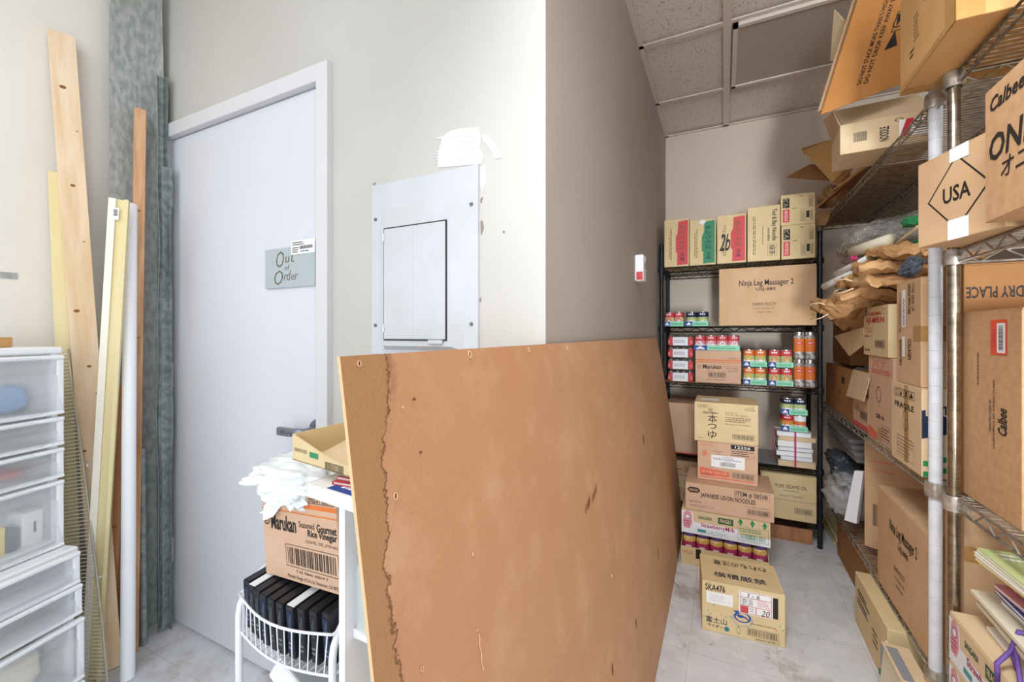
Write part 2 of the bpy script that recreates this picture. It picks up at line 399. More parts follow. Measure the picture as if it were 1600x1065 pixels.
# ================================================================ THE ROOM
XW, YA, XB, YK, XR_, HC = -2.175, .979, -.392, 3.413, 1.24, 2.70
YB = -1.8
m = MB(); m.box(XW-.1, XR_+.1, YB, YK+.1, -.1, 0, 'floor_vinyl'); struct(m, 'floor')
m = MB(); m.box(XW-.1, XW, -1.3, YA+.1, 0, HC+.1, 'wall_left_white'); struct(m, 'wall_left')
# the wall with the door and the electrical panel, door opening cut out
DX0, DX1, DH = -2.095, -1.19, 2.035
m = MB()
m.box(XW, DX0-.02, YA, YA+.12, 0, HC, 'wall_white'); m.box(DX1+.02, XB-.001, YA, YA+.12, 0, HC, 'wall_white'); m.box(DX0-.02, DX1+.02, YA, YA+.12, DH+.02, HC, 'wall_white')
struct(m, 'wall_front')
m = MB(); m.box(XB-.12, XB, YA+.12, YK, 0, HC, 'wall_grey'); m.box(XB-.0008, XB, YA+.0005, YA+.12, 0, HC, 'wall_grey')
struct(m, 'wall_side')
m = MB(); m.box(XB-.12, XR_+.1, YK, YK+.1, 0, HC, 'wall_back'); struct(m, 'wall_back')
m = MB(); m.box(XR_, XR_+.1, 0, YK, 0, HC, 'wall_back'); struct(m, 'wall_right')
# suspended ceiling: tee grid with tiles laid in it and one light fixture bay
m = MB(); m.box(XW-.1, XR_+.1, YB, YK+.1, HC+.02, HC+.06, 'ceiling_tile')
XM = X(1134.5, 2.4)*0 + .0167
T0 = 2.28
ys = [T0+.61*i for i in range(-9, 2)]+[YK]
m.box(XB, XB+.022, YA, YK, HC-.004, HC+.003, 'ceiling_grid'); m.box(XB, XR_, YK-.022, YK, HC-.004, HC+.003, 'ceiling_grid')
for xm in (XM-.61*3, XM-.61*2, XM-.61, XM, XM+.61*2):
    if xm < XB: m.box(xm-.012, xm+.012, YB, YA, HC-.004, HC+.003, 'ceiling_grid')
    else: m.box(xm-.018, xm+.018, YB, YK, HC-.004, HC+.003, 'ceiling_grid')
for y in ys[:-1]:
    m.box((XW if y < YA-.1 else XB), XM-.018, y-.012, y+.012, HC-.004, HC+.003, 'ceiling_grid')
    m.box(XM+.018, XR_, y-.012, y+.012, HC-.004, HC+.003, 'ceiling_grid')
struct(m, 'ceiling')
fx = thing('ceiling_light', 'unlit recessed fluorescent light panel set in the tiled ceiling', 'ceiling light', (XM+.61, T0+.305, HC-.012))
m = MB(); a, b_ = .585, .29
for q in ((-a, -a+.022, -b_, b_), (a-.022, a, -b_, b_), (-a, a, -b_, -b_+.022), (-a, a, b_-.022, b_)): m.box(q[0], q[1], q[2], q[3], -.008, .012, 'ceiling_grid')
m.build('frame', fx)
m = MB(); m.box(-a+.022, a-.022, -b_+.022, b_-.022, -.001, .01, 'fixture_panel'); m.build('diffuser', fx)

# ---------------------------------------------------------------- door, frame
m = MB(); m.box(DX0, DX1, YA+.004, YA+.045, .012, DH-.004, 'door_paint'); dr = m.build('door_1'); dr['kind'] = 'structure'
for i, z in enumerate((Z(266, 306, y=YA), Z(266, 585, y=YA), Z(268, 858, y=YA))):
    h = MB()
    h.box(DX0-.006, DX0+.012, YA-.002, YA+.006, z-.05, z+.05, 'trim_paint')
    for k in range(5): h.lathe([(0, 0), (.007, 0), (.007, .018), (0, .018)], (DX0-.004, YA-.006, z-.05+.0205*k), 'trim_paint', 10)
    for k in (-.04, 0, .04): h.box(DX0+.004, DX0+.008, YA-.004, YA-.001, z+k-.002, z+k+.002, 'gap')
    h.build('hinge', dr)
hx, hz = X(488, YA-.02), Z(480, 668, y=YA)
h = MB(); h.T = Matrix.Translation((hx, YA+.004, hz)) @ Matrix.Rotation(pi/2, 4, 'X')
h.lathe([(0, .012), (.03, .012), (.034, .006), (.034, 0)], (0, 0, 0), 'lever_grey', 24); h.lathe([(0, .06), (.012, .06), (.012, .01)], (0, 0, 0), 'lever_grey', 14)
h.T = Matrix()
h.tube([(hx, YA-.05, hz), (hx-.03, YA-.055, hz), (hx-.075, YA-.052, hz-.004), (hx-.118, YA-.046, hz-.008)], [.011, .011, .0105, .011], 'lever_grey', 12)
h.box(hx-.128, hx-.06, YA-.058, YA-.040, hz-.021, hz+.006, 'lever_grey', .004)
h.build('door_handle', dr)
m = MB()
m.box(DX0-.058, DX0-.006, YA-.022, YA+.03, 0, DH+.055, 'trim_paint', .003)
m.box(DX1+.006, DX1+.058, YA-.022, YA+.03, 0, DH+.055, 'trim_paint', .003)
m.box(DX0-.0575, DX1+.0575, YA-.0225, YA+.02, DH, DH+.056, 'trim_paint', .003)
struct(m, 'trim_1')
# out-of-order sign stuck on the door
t = thing('paper_sign', 'grey card sign handwritten Out of Order taped to the door', 'sign', (0, YA, 0))
P0, P1, P2, P3 = [at(a, b, y=YA) for a, b in ((416, 455), (493, 442), (490, 377), (415, 396))]
sx0, sx1, sz0, sz1 = P0.x, P1.x+.001, (P0.z+P1.z)/2, (P2.z+P3.z)/2
m = MB(); m.box(sx0, sx1, -.004, .002, sz0, sz1, 'sign_grey')
m.frame((sx0, -.004, sz0), (sx1-sx0, 0, 0), (0, 0, sz1-sz0))
for tx, q in (('O', (.24, .52, .40, .92)), ('u', (.43, .62, .51, .78)), ('t', (.54, .62, .62, .88)), ('o', (.42, .44, .47, .52)), ('f', (.48, .44, .52, .56)),
              ('O', (.20, .08, .38, .44)), ('r', (.40, .18, .46, .32)), ('d', (.46, .18, .54, .42)), ('e', (.55, .18, .61, .31)), ('r', (.62, .18, .68, .32))):
    m.text(tx, *q, 'ink_soft', bold=-.012, shear=.2)
m.build('card', t)
g = MB(); g.frame((sx0+(sx1-sx0)*.55, -.0056, sz0+(sz1-sz0)*.80), ((sx1-sx0)*.46, 0, 0), (0, 0, (sz1-sz0)*.34)); g.rect(0, 0, 1, 1, 'paper', 0)
g.lines(.06, .62, .6, .92, 2, 'ink'); g.lines(.06, .1, .35, .55, 3, 'ink'); g.barcode(.36, .3, .95, .62, 'ink', False); g.lines(.4, .1, .9, .26, 1, 'blue')
g.build('sticker', t)

# ---------------------------------------------------------------- electrical panel on the wall
px0, px1 = X(583, YA), X(749, YA); pz1 = Z(749, 257, y=YA); pz0 = 1.155
t = thing('electrical_panel', 'white painted steel breaker panel set in the wall beside the door', 'electrical panel', (px0, YA, pz0))
w, h_ = px1-px0, pz1-pz0
m = MB(); m.box(0, w, -.008, .004, 0, h_, 'panel_paint', .002)
a0, a1, b0, b1 = X(604, YA)-px0, X(727, YA)-px0, 0.015, Z(727, 306, y=YA)-pz0
m.add([(a0,-.008,b0),(a1,-.008,b0),(a1,-.008,b1),(a0,-.008,b1),(a0+.012,-.028,b0+.012),(a1-.028,-.028,b0+.012),(a1-.028,-.028,b1-.04),(a0+.012,-.028,b1-.04)],
      [(0,1,5,4),(1,2,6,5),(2,3,7,6),(3,0,4,7),(4,5,6,7)], 'panel_paint')
m.build('cover_plate', t)
q0, q1 = X(612, YA)-px0, X(706, YA)-px0; r1 = Z(706, 349, y=YA)-pz0; r0 = Z(706, 530, y=YA)-pz0
m = MB(); m.box(q0-.004, q1+.004, -.0295, -.027, r0-.004, r1+.004, 'gap'); m.build('door_gap', t)
m = MB(); m.box(q0, q1, -.0335, -.0285, r0, r1, 'panel_paint', .0018)
m.box((q0+q1)/2-.0006, (q0+q1)/2+.0006, -.0342, -.033, r0+.004, r1-.004, 'panel_paint')
dp = m.build('panel_door', t)
m = MB(); m.box(q1-.055, q1-.008, -.036, -.030, r0-.012, r0-.001, 'panel_paint', .001); m.build('latch', dp)
for z in (r0+.02, r1-.035):
    m = MB(); m.box(q0-.003, q0+.003, -.036, -.032, z, z+.022, 'trim_paint'); m.build('hinge', dp)
for a, b in ((590, 344), (590, 508), (739, 320), (739, 506)):
    p = at(a, b, y=YA); m = MB(); m.T = Matrix.Translation((p.x-px0, -.008, p.z-pz0)) @ Matrix.Rotation(pi/2, 4, 'X')
    m.lathe([(0, .004), (.004, .0035), (.0055, .001), (.0055, 0)], (0, 0, 0), 'steel_screw', 12); m.T = Matrix(); m.box(p.x-px0-.004, p.x-px0+.004, -.0125, -.0118, p.z-pz0-.0007, p.z-pz0+.0007, 'gap'); m.build('screw', t)
mat('chip', '8d8178', .8)
# spackle patch and chips in the paint round the panel
rnd = random.Random(3)
m = MB()
def blob(pts, th, mt):
    vs = [at(a, b, y=YA) for a, b in pts]; m.slab([(v.x, YA-.0005-th, v.z) for v in vs], th, mt, Vector((0, 1, 0)))
blob([(685,262),(686,236),(692,214),(704,205),(722,201),(738,200),(748,199),(752,215),(750,232),(756,245),(752,256)], .0016, 'spackle')
blob([(754,210),(762,213),(770,222),(780,236),(784,246),(774,249),(770,238),(760,226),(755,220)], .001, 'spackle')
for k in range(10):
    cx_, cy_ = rnd.uniform(682, 692), rnd.uniform(215, 256); blob([(cx_-rnd.uniform(2, 7), cy_), (cx_+8, cy_-1.5), (cx_+12, cy_), (cx_+8, cy_+1.5)], .0012+k*.00003, 'spackle')
for k in range(14):
    cx_, cy_ = rnd.uniform(690, 748), rnd.uniform(206, 250); blob([(cx_-rnd.uniform(4, 12), cy_), (cx_, cy_-3), (cx_+rnd.uniform(4, 12), cy_), (cx_, cy_+2)], .0026+k*.0001, 'spackle')
blob([(751,262),(758,258),(760,282),(754,300),(751,290)], .0008, 'spackle')
for q in (((751,346),(754,344),(756,356),(752,368)), ((750,466),(752,464),(752,472),(750,470)), ((583,288),(587,285),(586,290),(583,292)), ((786,361),(788,360),(789,363),(786,364)), ((751,310),(755,308),(752,318),(751,316))): blob(q, .0009, 'chip')
o = m.build('trim_2'); o['kind'] = 'structure'

# wall sensor on the side wall
yy = Y(994, XB); zz = Z(994, 420, x=XB)
t = thing('wall_sensor', 'small white motion sensor box on the grey side wall', 'sensor', (XB, yy, zz), 0)
m = MB(); m.box(0, .042, -.04, .04, -.065, .065, 'plastic_white', .006); m.build('housing', t)
m = MB(); m.box(.042, .045, -.018, .018, .0, .03, 'greybag', .001); m.build('lens', t)
m = MB(); m.box(0, .03, .0195, .0205, -.04, .0, 'redlabel'); m.T = Matrix(); o = m.build('side_label', t); o.location = (.008, -.0605, -.02)

# ================================================================ LEANING HARDBOARD
TX, BX, BY0, BY1, BH = -.378, -.222, .337, 2.83, 1.19
t = tag(None or bpy.data.objects.new('hardboard_sheet', None), 'large brown hardboard sheet with a dark water stain leaning on the wall corner', 'board')
COL.objects.link(t); t.location = (BX, BY0, 0)
m = MB(); nu, nv = 48, 24; vs = []; 
L_ = BY1-BY0; BL = sqrt(BH*BH+(BX-TX)**2)
def bpt(u, v, e=0.0):
    # local frame: x = along the sheet, z = up the sheet, y = towards the wall; slight sag in the middle and at the far end
    bow = .020*sin(pi*v)*(.35+.65*(u/L_)) + .008*sin(pi*u/L_)
    return (u, bow*-1+e, v*BL)
for side in (0, .0045):
    for i in range(nu+1):
        for j in range(nv+1):
            u = L_*i/nu
            vs.append(bpt(u, j/nv, side))
n1 = (nu+1)*(nv+1); fs = []
for i in range(nu):
    for j in range(nv):
        a = i*(nv+1)+j; b = a+nv+1
        fs.append((a, b, b+1, a+1)); fs.append((n1+a, n1+a+1, n1+b+1, n1+b))
m.add(vs, fs, 'hardboard', True)
for i in range(nu):
    a = i*(nv+1); b = a+nv+1; m.add([vs[a], vs[b], vs[n1+b], vs[n1+a]], [(0,1,2,3)], 'card_pale'); a += nv; b += nv; m.add([vs[a], vs[b], vs[n1+b], vs[n1+a]], [(0,1,2,3)], 'card_pale')
for j in range(nv):
    for a in (j, nu*(nv+1)+j): m.add([vs[a], vs[a+1], vs[n1+a+1], vs[n1+a]], [(0,1,2,3)], 'card_edge')
sh = m.build('sheet', t)
def on_board(px, py):
    r = ray(px, py); # intersect plane through the top and bottom edges
    n = Vector((BH, 0, BX-TX)); p0 = Vector((BX, 0, 0)); tt = (p0-Vector((0, 0, CAMZ))).dot(n)/r.dot(n)
    p = Vector((0, 0, CAMZ))+r*tt; return p.y-BY0, p.z/BH
def scar(px, py, lu, lv, ang, mt, e=.0012):
    u, v = on_board(px, py); g.add([bpt(u+cos(a)*lu*cos(ang)-sin(a)*lv*sin(ang), v+(cos(a)*lu*sin(ang)+sin(a)*lv*cos(ang))/BL, -e-.001) for a in [2*pi*k/14 for k in range(14)]], [tuple(range(14))], mt)
g = MB(); mat('scar_dark', '7a4a30', .8); mat('scar_light', 'd9b48c', .8); mat('scar_grey', '7d6a58', .8)
rnd = random.Random(5)
for k in range(9): scar(905+k*2.3+rnd.uniform(-2, 2), 795-k*4.2, .012+.002*rnd.random(), .0022, .9, 'scar_dark', .001+k*.00012)
scar(997, 687, .02, .008, 1.2, 'scar_dark'); scar(1021, 865, .02, .006, 1.4, 'scar_grey'); scar(985, 973, .014, .004, 1.4, 'scar_grey'); scar(947, 1045, .014, .004, 1.3, 'scar_dark'); scar(1038, 799, .01, .005, 1.5, 'scar_dark')
scar(643, 626, .003, .002, 0, 'scar_dark'); scar(652, 709, .003, .0016, 0, 'scar_dark'); scar(625, 638, .002, .002, 0, 'scar_light'); scar(730, 866, .003, .003, 0, 'scar_light')
g.build('scuff_marks', sh)['kind'] = 'stuff'
for px, py, s_ in ((559, 566, .005), (613, 777, .006), (730, 551, .008), (822, 547, .007), (882, 545, .007), (736, 984, .003), (945, 899, .006), (651, 1045, .004)):
    u, v = on_board(px, py); v = min(v, .992); g = MB(); pts = []
    for k in range(9): a = 2*pi*k/8; pts.append(Vector(bpt(u+cos(a)*s_*.5, v+sin(a)*s_*.7/BL, -.0015)))
    g.tube(pts, s_*.16, 'scar_light', 5); g.add([bpt(u+cos(2*pi*k/8)*s_*.4, v+sin(2*pi*k/8)*s_*.6/BL, -.0015) for k in range(8)], [tuple(range(8))], 'scar_dark'); g.build('screw_hole', sh)
g = MB(); u, v = on_board(738, 990); g.tube([bpt(u+.0015*sin(k*2.1), v-.006*k, -.002) for k in range(8)], .0008, 'scar_light', 5); g.build('frayed_thread', sh)
ang = math.atan2(BX-TX, BH)
# local x -> world y, local z -> up and back to the wall, local y -> towards the wall (-x)
t.matrix_world = Matrix(((0, -cos(ang), -sin(ang), BX), (1, 0, 0, BY0), (0, -sin(ang), cos(ang), 0.002), (0, 0, 0, 1)))
t.rotation_mode = 'XYZ'

# ================================================================ LEFT: LUMBER, PIPE AND SHEET METAL
def stick(name, label, cat, bot, top, w, th, m_, face_dir=(1, -.3, 0), group=None, parts=None, cut=0):
    """straight length of timber from bot to top: w across, th deep, broad face towards face_dir"""
    B, Tt = Vector(bot), Vector(top); ax = (Tt-B).normalized(); L = (Tt-B).length
    n = Vector(face_dir); n = (n-ax*n.dot(ax)).normalized(); s_ = ax.cross(n).normalized()
    o = thing(name, label, cat, B) if parts else None
    g = MB(); g.box(-w/2, w/2, -th/2, th/2, 0, L, m_, .0015)
    Mx = Matrix(((s_.x, -n.x, ax.x, B.x), (s_.y, -n.y, ax.y, B.y), (s_.z, -n.z, ax.z, B.z), (0, 0, 0, 1)))
    if parts:
        o.matrix_world = Mx; g.build('timber', o); parts(o, L, w, th); return tag(o, label, cat, group)
    ob = g.build(name); ob.matrix_world = Mx; return tag(ob, label, cat, group)
def knots(ps):
    def f(o, L, w, th):
        for (u, z, r) in ps:
            g = MB(); g.T = Matrix.Translation((u*w, -th/2-.0006, z)) @ Matrix.Rotation(pi/2, 4, 'X')
            g.add([(cos(2*pi*k/12)*r, sin(2*pi*k/12)*r*.7, 0) for k in range(12)], [tuple(range(12))], 'knot'); g.build('knot', o)
    return f
stick('lumber_stud', 'tall pale knotty pine stud reaching highest against the left wall', 'lumber', at(166, 1040, x=-1.985)*1 if 0 else (-2.005, .742, .001), at(96, 55, x=-2.14), .07, .038, 'wood_pale',
      parts=knots([(-.1, 2.1, .009), (0, 1.75, .007), (-.2, 1.3, .008), (.1, 1.1, .006), (.3, 1.95, .003), (.25, 1.55, .003), (.3, 1.0, .003), (-.3, .8, .006)]))
p = at(88, 270, x=-2.152)
stick('wooden_batten', 'pale yellow batten standing left of the tall pine stud', 'lumber', (-2.085, .683, .001), p, .042, .02, 'wood_cream')
# cream L moulding with barcode sticker
def lmould(o, L, w, th):
    g = MB(); g.box(w/2-.012, w/2, -th/2-.016, -th/2, 0, L, 'wood_cream', .001); g.build('raised_edge', o)
    g = MB(); g.box(-w/2, -w/2+.02, -th/2-.007, -th/2, 0, L, 'white_primer', .001); g.build('primed_strip', o)
    g = MB(); g.frame((-w/2+.012, -th/2-.0078, L-.075), (.018, 0, 0), (0, 0, .042)); g.rect(0, 0, 1, 1, 'paper', 0); g.barcode(.1, .3, .9, .9, 'ink', False, vert=True); g.build('sticker', o)
b0 = at(143, 1062, z=.001); q = at(187, 312, x=-1.93)
stick('door_moulding', 'cream primed moulding with a barcode sticker leaning towards the white pipe', 'moulding', b0, q, .055, .012, 'wood_cream', (.95, -.55, 0), parts=lmould)
B = at(199.5, 1059, z=.001); T_ = at(203.5, 319, x=-1.985)
m = MB(); d = (T_-B); L = d.length
m.lathe([(.0205, 0), (.0205, L), (.0175, L), (.0175, L-.1), (0, L-.1)], (0, 0, 0), 'pvc', 24); m.lathe([(0, 0), (.0205, 0)], (0, 0, 0), 'pvc', 24)
mat('pvc_print', 'e0a9b4', .6)
for k in range(46): m.box(-.012, -.0105, -.0192, -.0185, .05+k*.03, .05+k*.03+.016, 'pvc_print')
o = m.build('pvc_pipe', None, B, d.to_track_quat('Z', 'Y').to_euler()); tag(o, 'white plastic pipe standing in front of the galvanised sheets', 'pipe')
B = at(206, 1000, x=-2.03); B.z = .001; T_ = at(219, 172, x=-2.085)
stick('lumber_stud', 'orange rough stud between the white pipe and galvanised channel', 'lumber', B, T_, .036, .030, 'wood_orange', parts=knots([(0, 1.7, .005), (.1, 1.2, .005)]))
B = at(158, 1030, z=.001); T_ = at(186, 602, x=-2.02)
stick('lumber_plank', 'short reddish plank leaning low behind the cream moulding', 'lumber', B, T_, .062, .02, 'wood_red', (.9, -.6, 0), parts=knots([(.2, .5, .01), (-.1, .3, .006)]))
B = at(182, 1014, z=.001); T_ = at(190, 640, x=-2.03)
stick('lumber_plank', 'narrow reddish plank low between the leaning plank and white pipe', 'lumber', B, T_, .042, .02, 'wood_red', (.9, -.6, 0))
B = at(214, 1005, z=.001); T_ = at(215, 775, x=B.x-.03)
stick('wooden_batten', 'short pale stick with blue marker scribble beside the thin conduit', 'lumber', B, T_, .02, .018, 'wood_pale', (.8, -.9, 0),
      parts=lambda o, L, w, th: (lambda g: (g.tube([(-.003+.004*sin(k*1.7), -th/2-.0005, .02+.012*k) for k in range(12)], .0012, 'navy', 5), g.box(-.007, .007, -th/2-.001, -th/2, .004, .018, 'blue'), g.build('marker_scribble', o)))(MB()))
B = at(224.5, 1006, z=.001); T_ = at(222, 700, x=B.x-.03)
m = MB(); d = T_-B; m.lathe([(0, 0), (.0115, 0), (.0115, d.length), (.009, d.length), (.009, d.length-.05), (0, d.length-.05)], (0, 0, 0), 'galv_edge', 16)
tag(m.build('steel_conduit', None, B, d.to_track_quat('Z', 'Y').to_euler()), 'thin grey steel conduit standing beside the marked stick', 'pipe')

# galvanised sheet metal channel, two flat sheets of the same metal behind it
def chan(name, label, prof, z0, z1, th, mt, lean=0, parts=None):
    g = MB(); P = [Vector((a, b, 0)) for a, b in prof]; k = len(P); nrm = []
    for i in range(k):
        d = (P[min(i+1, k-1)]-P[max(i-1, 0)]).normalized(); nrm.append(Vector((d.y, -d.x, 0)))
    base = P[0].copy(); nz = 26; vs = []
    for j in range(nz+1):
        z = z0+(z1-z0)*j/nz
        wv = .003*sin(z*5.1)+.002*sin(z*13)
        for i in range(k):
            for s_ in (0, th): q = P[i]+nrm[i]*(s_+ (wv if i in (0, k-1) else 0)); vs.append((q.x-base.x-lean*z, q.y-base.y, z-z0))
    fs = []; W2 = 2*k
    for j in range(nz):
        for i in range(k-1):
            a = j*W2+2*i; fs += [(a, a+2, a+2+W2, a+W2), (a+1, a+1+W2, a+3+W2, a+3)]
        for i in (0, k-1): a = j*W2+2*i; fs.append((a, a+W2, a+1+W2, a+1))
    g.add(vs, fs, mt); o = g.build(name, None, (base.x, base.y, z0)); return tag(o, label, 'sheet metal')
chan('metal_channel', 'tall wide galvanised steel angle standing in the wall corner', [(-2.135, .792), (-2.135, .945), (-2.100, .953)], .002, 2.67, .0015, 'galv')
chan('metal_channel', 'narrow folded galvanised channel in front of the wide angle by the hinges', [(-2.055, .915), (-2.092, .93), (-2.085, .948), (-2.062, .952)], .002, 2.28, .0014, 'galv_edge')
chan('metal_channel', 'dark edged galvanised strip standing nearest the door hinges', [(-2.047, .925), (-2.052, .952), (-2.030, .953)], .002, 1.9, .0014, 'galv_edge')

# grey tape scrap on the left wall
p = at(10, 430, x=XW); g = MB(); g.box(-.001, .0006, -.045, .045, -.011, .011, 'galv'); tag(g.build('tape_scrap', None, (XW+.0012, p.y-.02, p.z)), 'grey scrap of tape on the white left wall', 'tape')

# ---------------------------------------------------------------- wire grid panel
t = thing('wire_shelf_panel', 'white wire closet shelf standing on end beside the plastic drawers', 'wire panel', (0, 0, 0))
ed = [at(px, py, d=dd) for px, py, dd in ((106, 545, 1.53), (113, 600, 1.52), (124, 680, 1.50), (137, 780, 1.49), (149, 880, 1.475), (160, 980, 1.46), (167, 1058, 1.452))]
ed.append(Vector((ed[-1].x+.004, ed[-1].y-.001, .003)))
mat('wire_cream', 'efe8d2', .35); mat('wire_dull', 'c4beac', .35, .3)
def edge_at(z):
    for a, b in zip(ed, ed[1:]):
        if b.z <= z <= a.z: k = (z-b.z)/(a.z-b.z); return b.lerp(a, k)
    return ed[-1]
g = MB(); g.tube(ed, .0035, 'wire_dull', 8); 
def dirv(p): k = min(max(p.z/1.16, 0), 1); return Vector((-.25+.195*k, -.085-.045*k, -.02))
g.tube([p+dirv(p) for p in ed], .0032, 'wire_dull', 8); g.tube([p+dirv(p)*.5 for p in ed], .0022, 'wire_dull', 6)
g.build('edge_rod', t)
g = MB(); z = .02; i = 0
while z < ed[0].z-.005:
    p = edge_at(z); g.tube([p, p+dirv(p)], .0018, 'wire_cream', 5); z += .0125
g.build('cross_wires', t)
for px, py, q in ((139, 722, (.055, -.02, .0)), (150, 905, (.075, -.01, .035))):
    p = at(px-2, py, d=1.49); g = MB(); g.tube([p, p+Vector(q)*.5, p+Vector(q)], .0022, 'foam', 6); g.build('hook', t)

# ---------------------------------------------------------------- tower of plastic drawers
RZ = radians(17)
ux = Vector((-sin(RZ), cos(RZ), 0)); dx_ = Vector((-cos(RZ), -sin(RZ), 0))      # along the front, and into the unit
def tower(label, corner, w, d, zs, z0, ztop, step, base=True):
    """zs: drawer (bottom, top) heights; corner = far front bottom corner"""
    t = thing('plastic_drawer_unit', label, 'drawer unit', corner, 0)
    t.matrix_world = Matrix(((-ux.x, dx_.x, 0, corner[0]), (-ux.y, dx_.y, 0, corner[1]), (0, 0, 1, z0), (0, 0, 0, 1)))
    # local x runs towards the viewer along the front, y into the unit
    H = ztop-z0
    f = MB(); f.box(-.012, w+.012, -.006, d, H-.022, H, 'plastic_white', .006); f.box(0, w, 0, d, 0, .016, 'plastic_white', .003)
    for a in (0, w-.008): f.box(a, a+.008, .012, d, .01, H-.015, 'drawer_clear')
    f.box(0, w, d-.006, d, .01, H-.015, 'plastic_white')
    for (a, b) in zs[1:]: f.box(.002, w-.002, .004, d, b-z0+.001, b-z0+.010, 'plastic_white')
    for a in (-.002, w-.014): f.box(a, a+.016, .0, .02, .01, H-.015, 'plastic_white', .003)
    f.build('frame', t)
    for i, (a, b) in enumerate(zs):
        a -= z0; b -= z0; o = MB(); hgt = b-a; st = step[i]
        x0, x1, y0, y1 = .012, w-.012, -.022-st, d-.03-st
        # front panel with a rolled lip, a scooped pull and a foot rim
        prof = [(y0-.012, b-.003), (y0-.014, b-.014), (y0-.002, b-.018), (y0+.006, b-min(.055, hgt*.42)), (y0-.012, b-min(.062, hgt*.5)), (y0-.014, a+.006), (y0-.004, a+.002)]
        n = len(prof); k = 10; vs = []
        for j in range(k+1):
            s_ = j/k; xx = x0-.006+(x1-x0+.012)*s_; bow = .010*sin(pi*s_)
            for (yy_, zz_) in prof: vs.append((xx, yy_-bow, zz_))
        fs = []
        for j in range(k):
            for q in range(n-1): p_ = j*n+q; fs.append((p_, p_+1, p_+1+n, p_+n))
        o.add(vs, fs, 'drawer_clear', True)
        o.build('drawer_front', t)
        o = MB(); o.box(x0, x1, y0, y1, a+.002, a+.005, 'drawer_clear'); o.box(x0, x0+.002, y0, y1, a+.003, b-.012, 'drawer_clear'); o.box(x1-.002, x1, y0, y1, a+.003, b-.012, 'drawer_clear')
        o.box(x0-.006, x0+.010, y0-.014, y0-.004, a+.001, b-.002, 'plastic_white', .003)
        o.box(x0-.006, x1+.006, y0-.018, y0+.002, b-.012, b, 'plastic_white', .004); o.box(x0-.006, x1+.006, y0-.018, y0+.002, a, a+.011, 'plastic_white', .004)
        o.build('drawer_tray', t)
    return t
c2 = Vector((-1.812, .585, 0)); 
z_l = lambda py, dd=1.35: CAMZ-(py-HORY)/FPX*dd
zu = lambda py: CAMZ-(py-HORY)/FPX*1.40
lo = [(z_l(899), z_l(851)), (z_l(945), z_l(900)), (z_l(1042), z_l(950)), (.02, z_l(1046))]
tower('white clear plastic drawer unit standing on the floor at far left', c2, .42, .33, lo, .001, z_l(849), (.0, .008, .016, .016))
up = [(zu(640), zu(553)), (zu(686), zu(644)), (zu(734), zu(690)), (zu(836), zu(738))]
c1 = Vector((-1.886, .572, 0))
tw2 = tower('white clear plastic drawer unit stacked on top of the floor unit', c1, .42, .26, up, z_l(849)+.001, zu(541), (0, 0, 0, 0))
# things seen dimly in the upper drawers
def inside(name, label, cat, lx, ly, lz, s, mt, seed, par=None):
    p = c1+(-ux)*lx+dx_*ly; g = MB(); crumple(g, (0, 0, s[2]), s, mt, seed, .2, 3); o = g.build(name, None, (p.x, p.y, lz)); return tag(o, label, cat)
inside('cloth_bundle', 'grey blue bundle seen through the topmost clear drawer', 'cloth', .065, .11, up[0][0]+.006, (.045, .05, .042), 'skyblue', 2)
inside('cloth_bundle', 'red bundle seen through the third clear drawer down', 'cloth', .07, .09, up[2][0]+.006, (.045, .03, .015), 'red', 3)
for lab, lx, s, mt in (('yellow packet seen through the deep fourth clear drawer', .118, (.014, .03, .045), 'yellow'), ('navy packet seen through the deep fourth clear drawer', .087, (.012, .03, .038), 'navy'), ('white packet with a small mark in the deep fourth drawer', .040, (.026, .03, .055), 'paper')):
    p = c1-ux*lx+dx_*.06; g = MB(); g.box(-s[0], s[0], -s[1], s[1], 0, 2*s[2], mt, .004)
    if mt == 'paper':
        g.frame((-s[0], -s[1], 0), (2*s[0], 0, 0), (0, 0, 2*s[2])); g.rect(.5, .4, .62, .7, 'ink')
    tag(g.build('storage_packet', None, (p.x, p.y, up[3][0]+.0055), (0, 0, RZ+pi/2)), lab, 'packet')
g = MB(); crumple(g, (0, 0, .05), (.06, .06, .05), 'cream', 9, .12, 3); p = c2-ux*.09+dx_*.10
tag(g.build('cloth_bundle', None, (p.x, p.y, lo[2][0]+.006)), 'cream folded bundle in the deep drawer of the floor unit', 'cloth')
p = c1-ux*.27+dx_*.14
carton('cardboard_box', 'brown carton lying on top of the plastic drawers', .2, .14, .03, (-1.905, .395, zu(541)+.001), RZ+pi/2, m='card_orange')

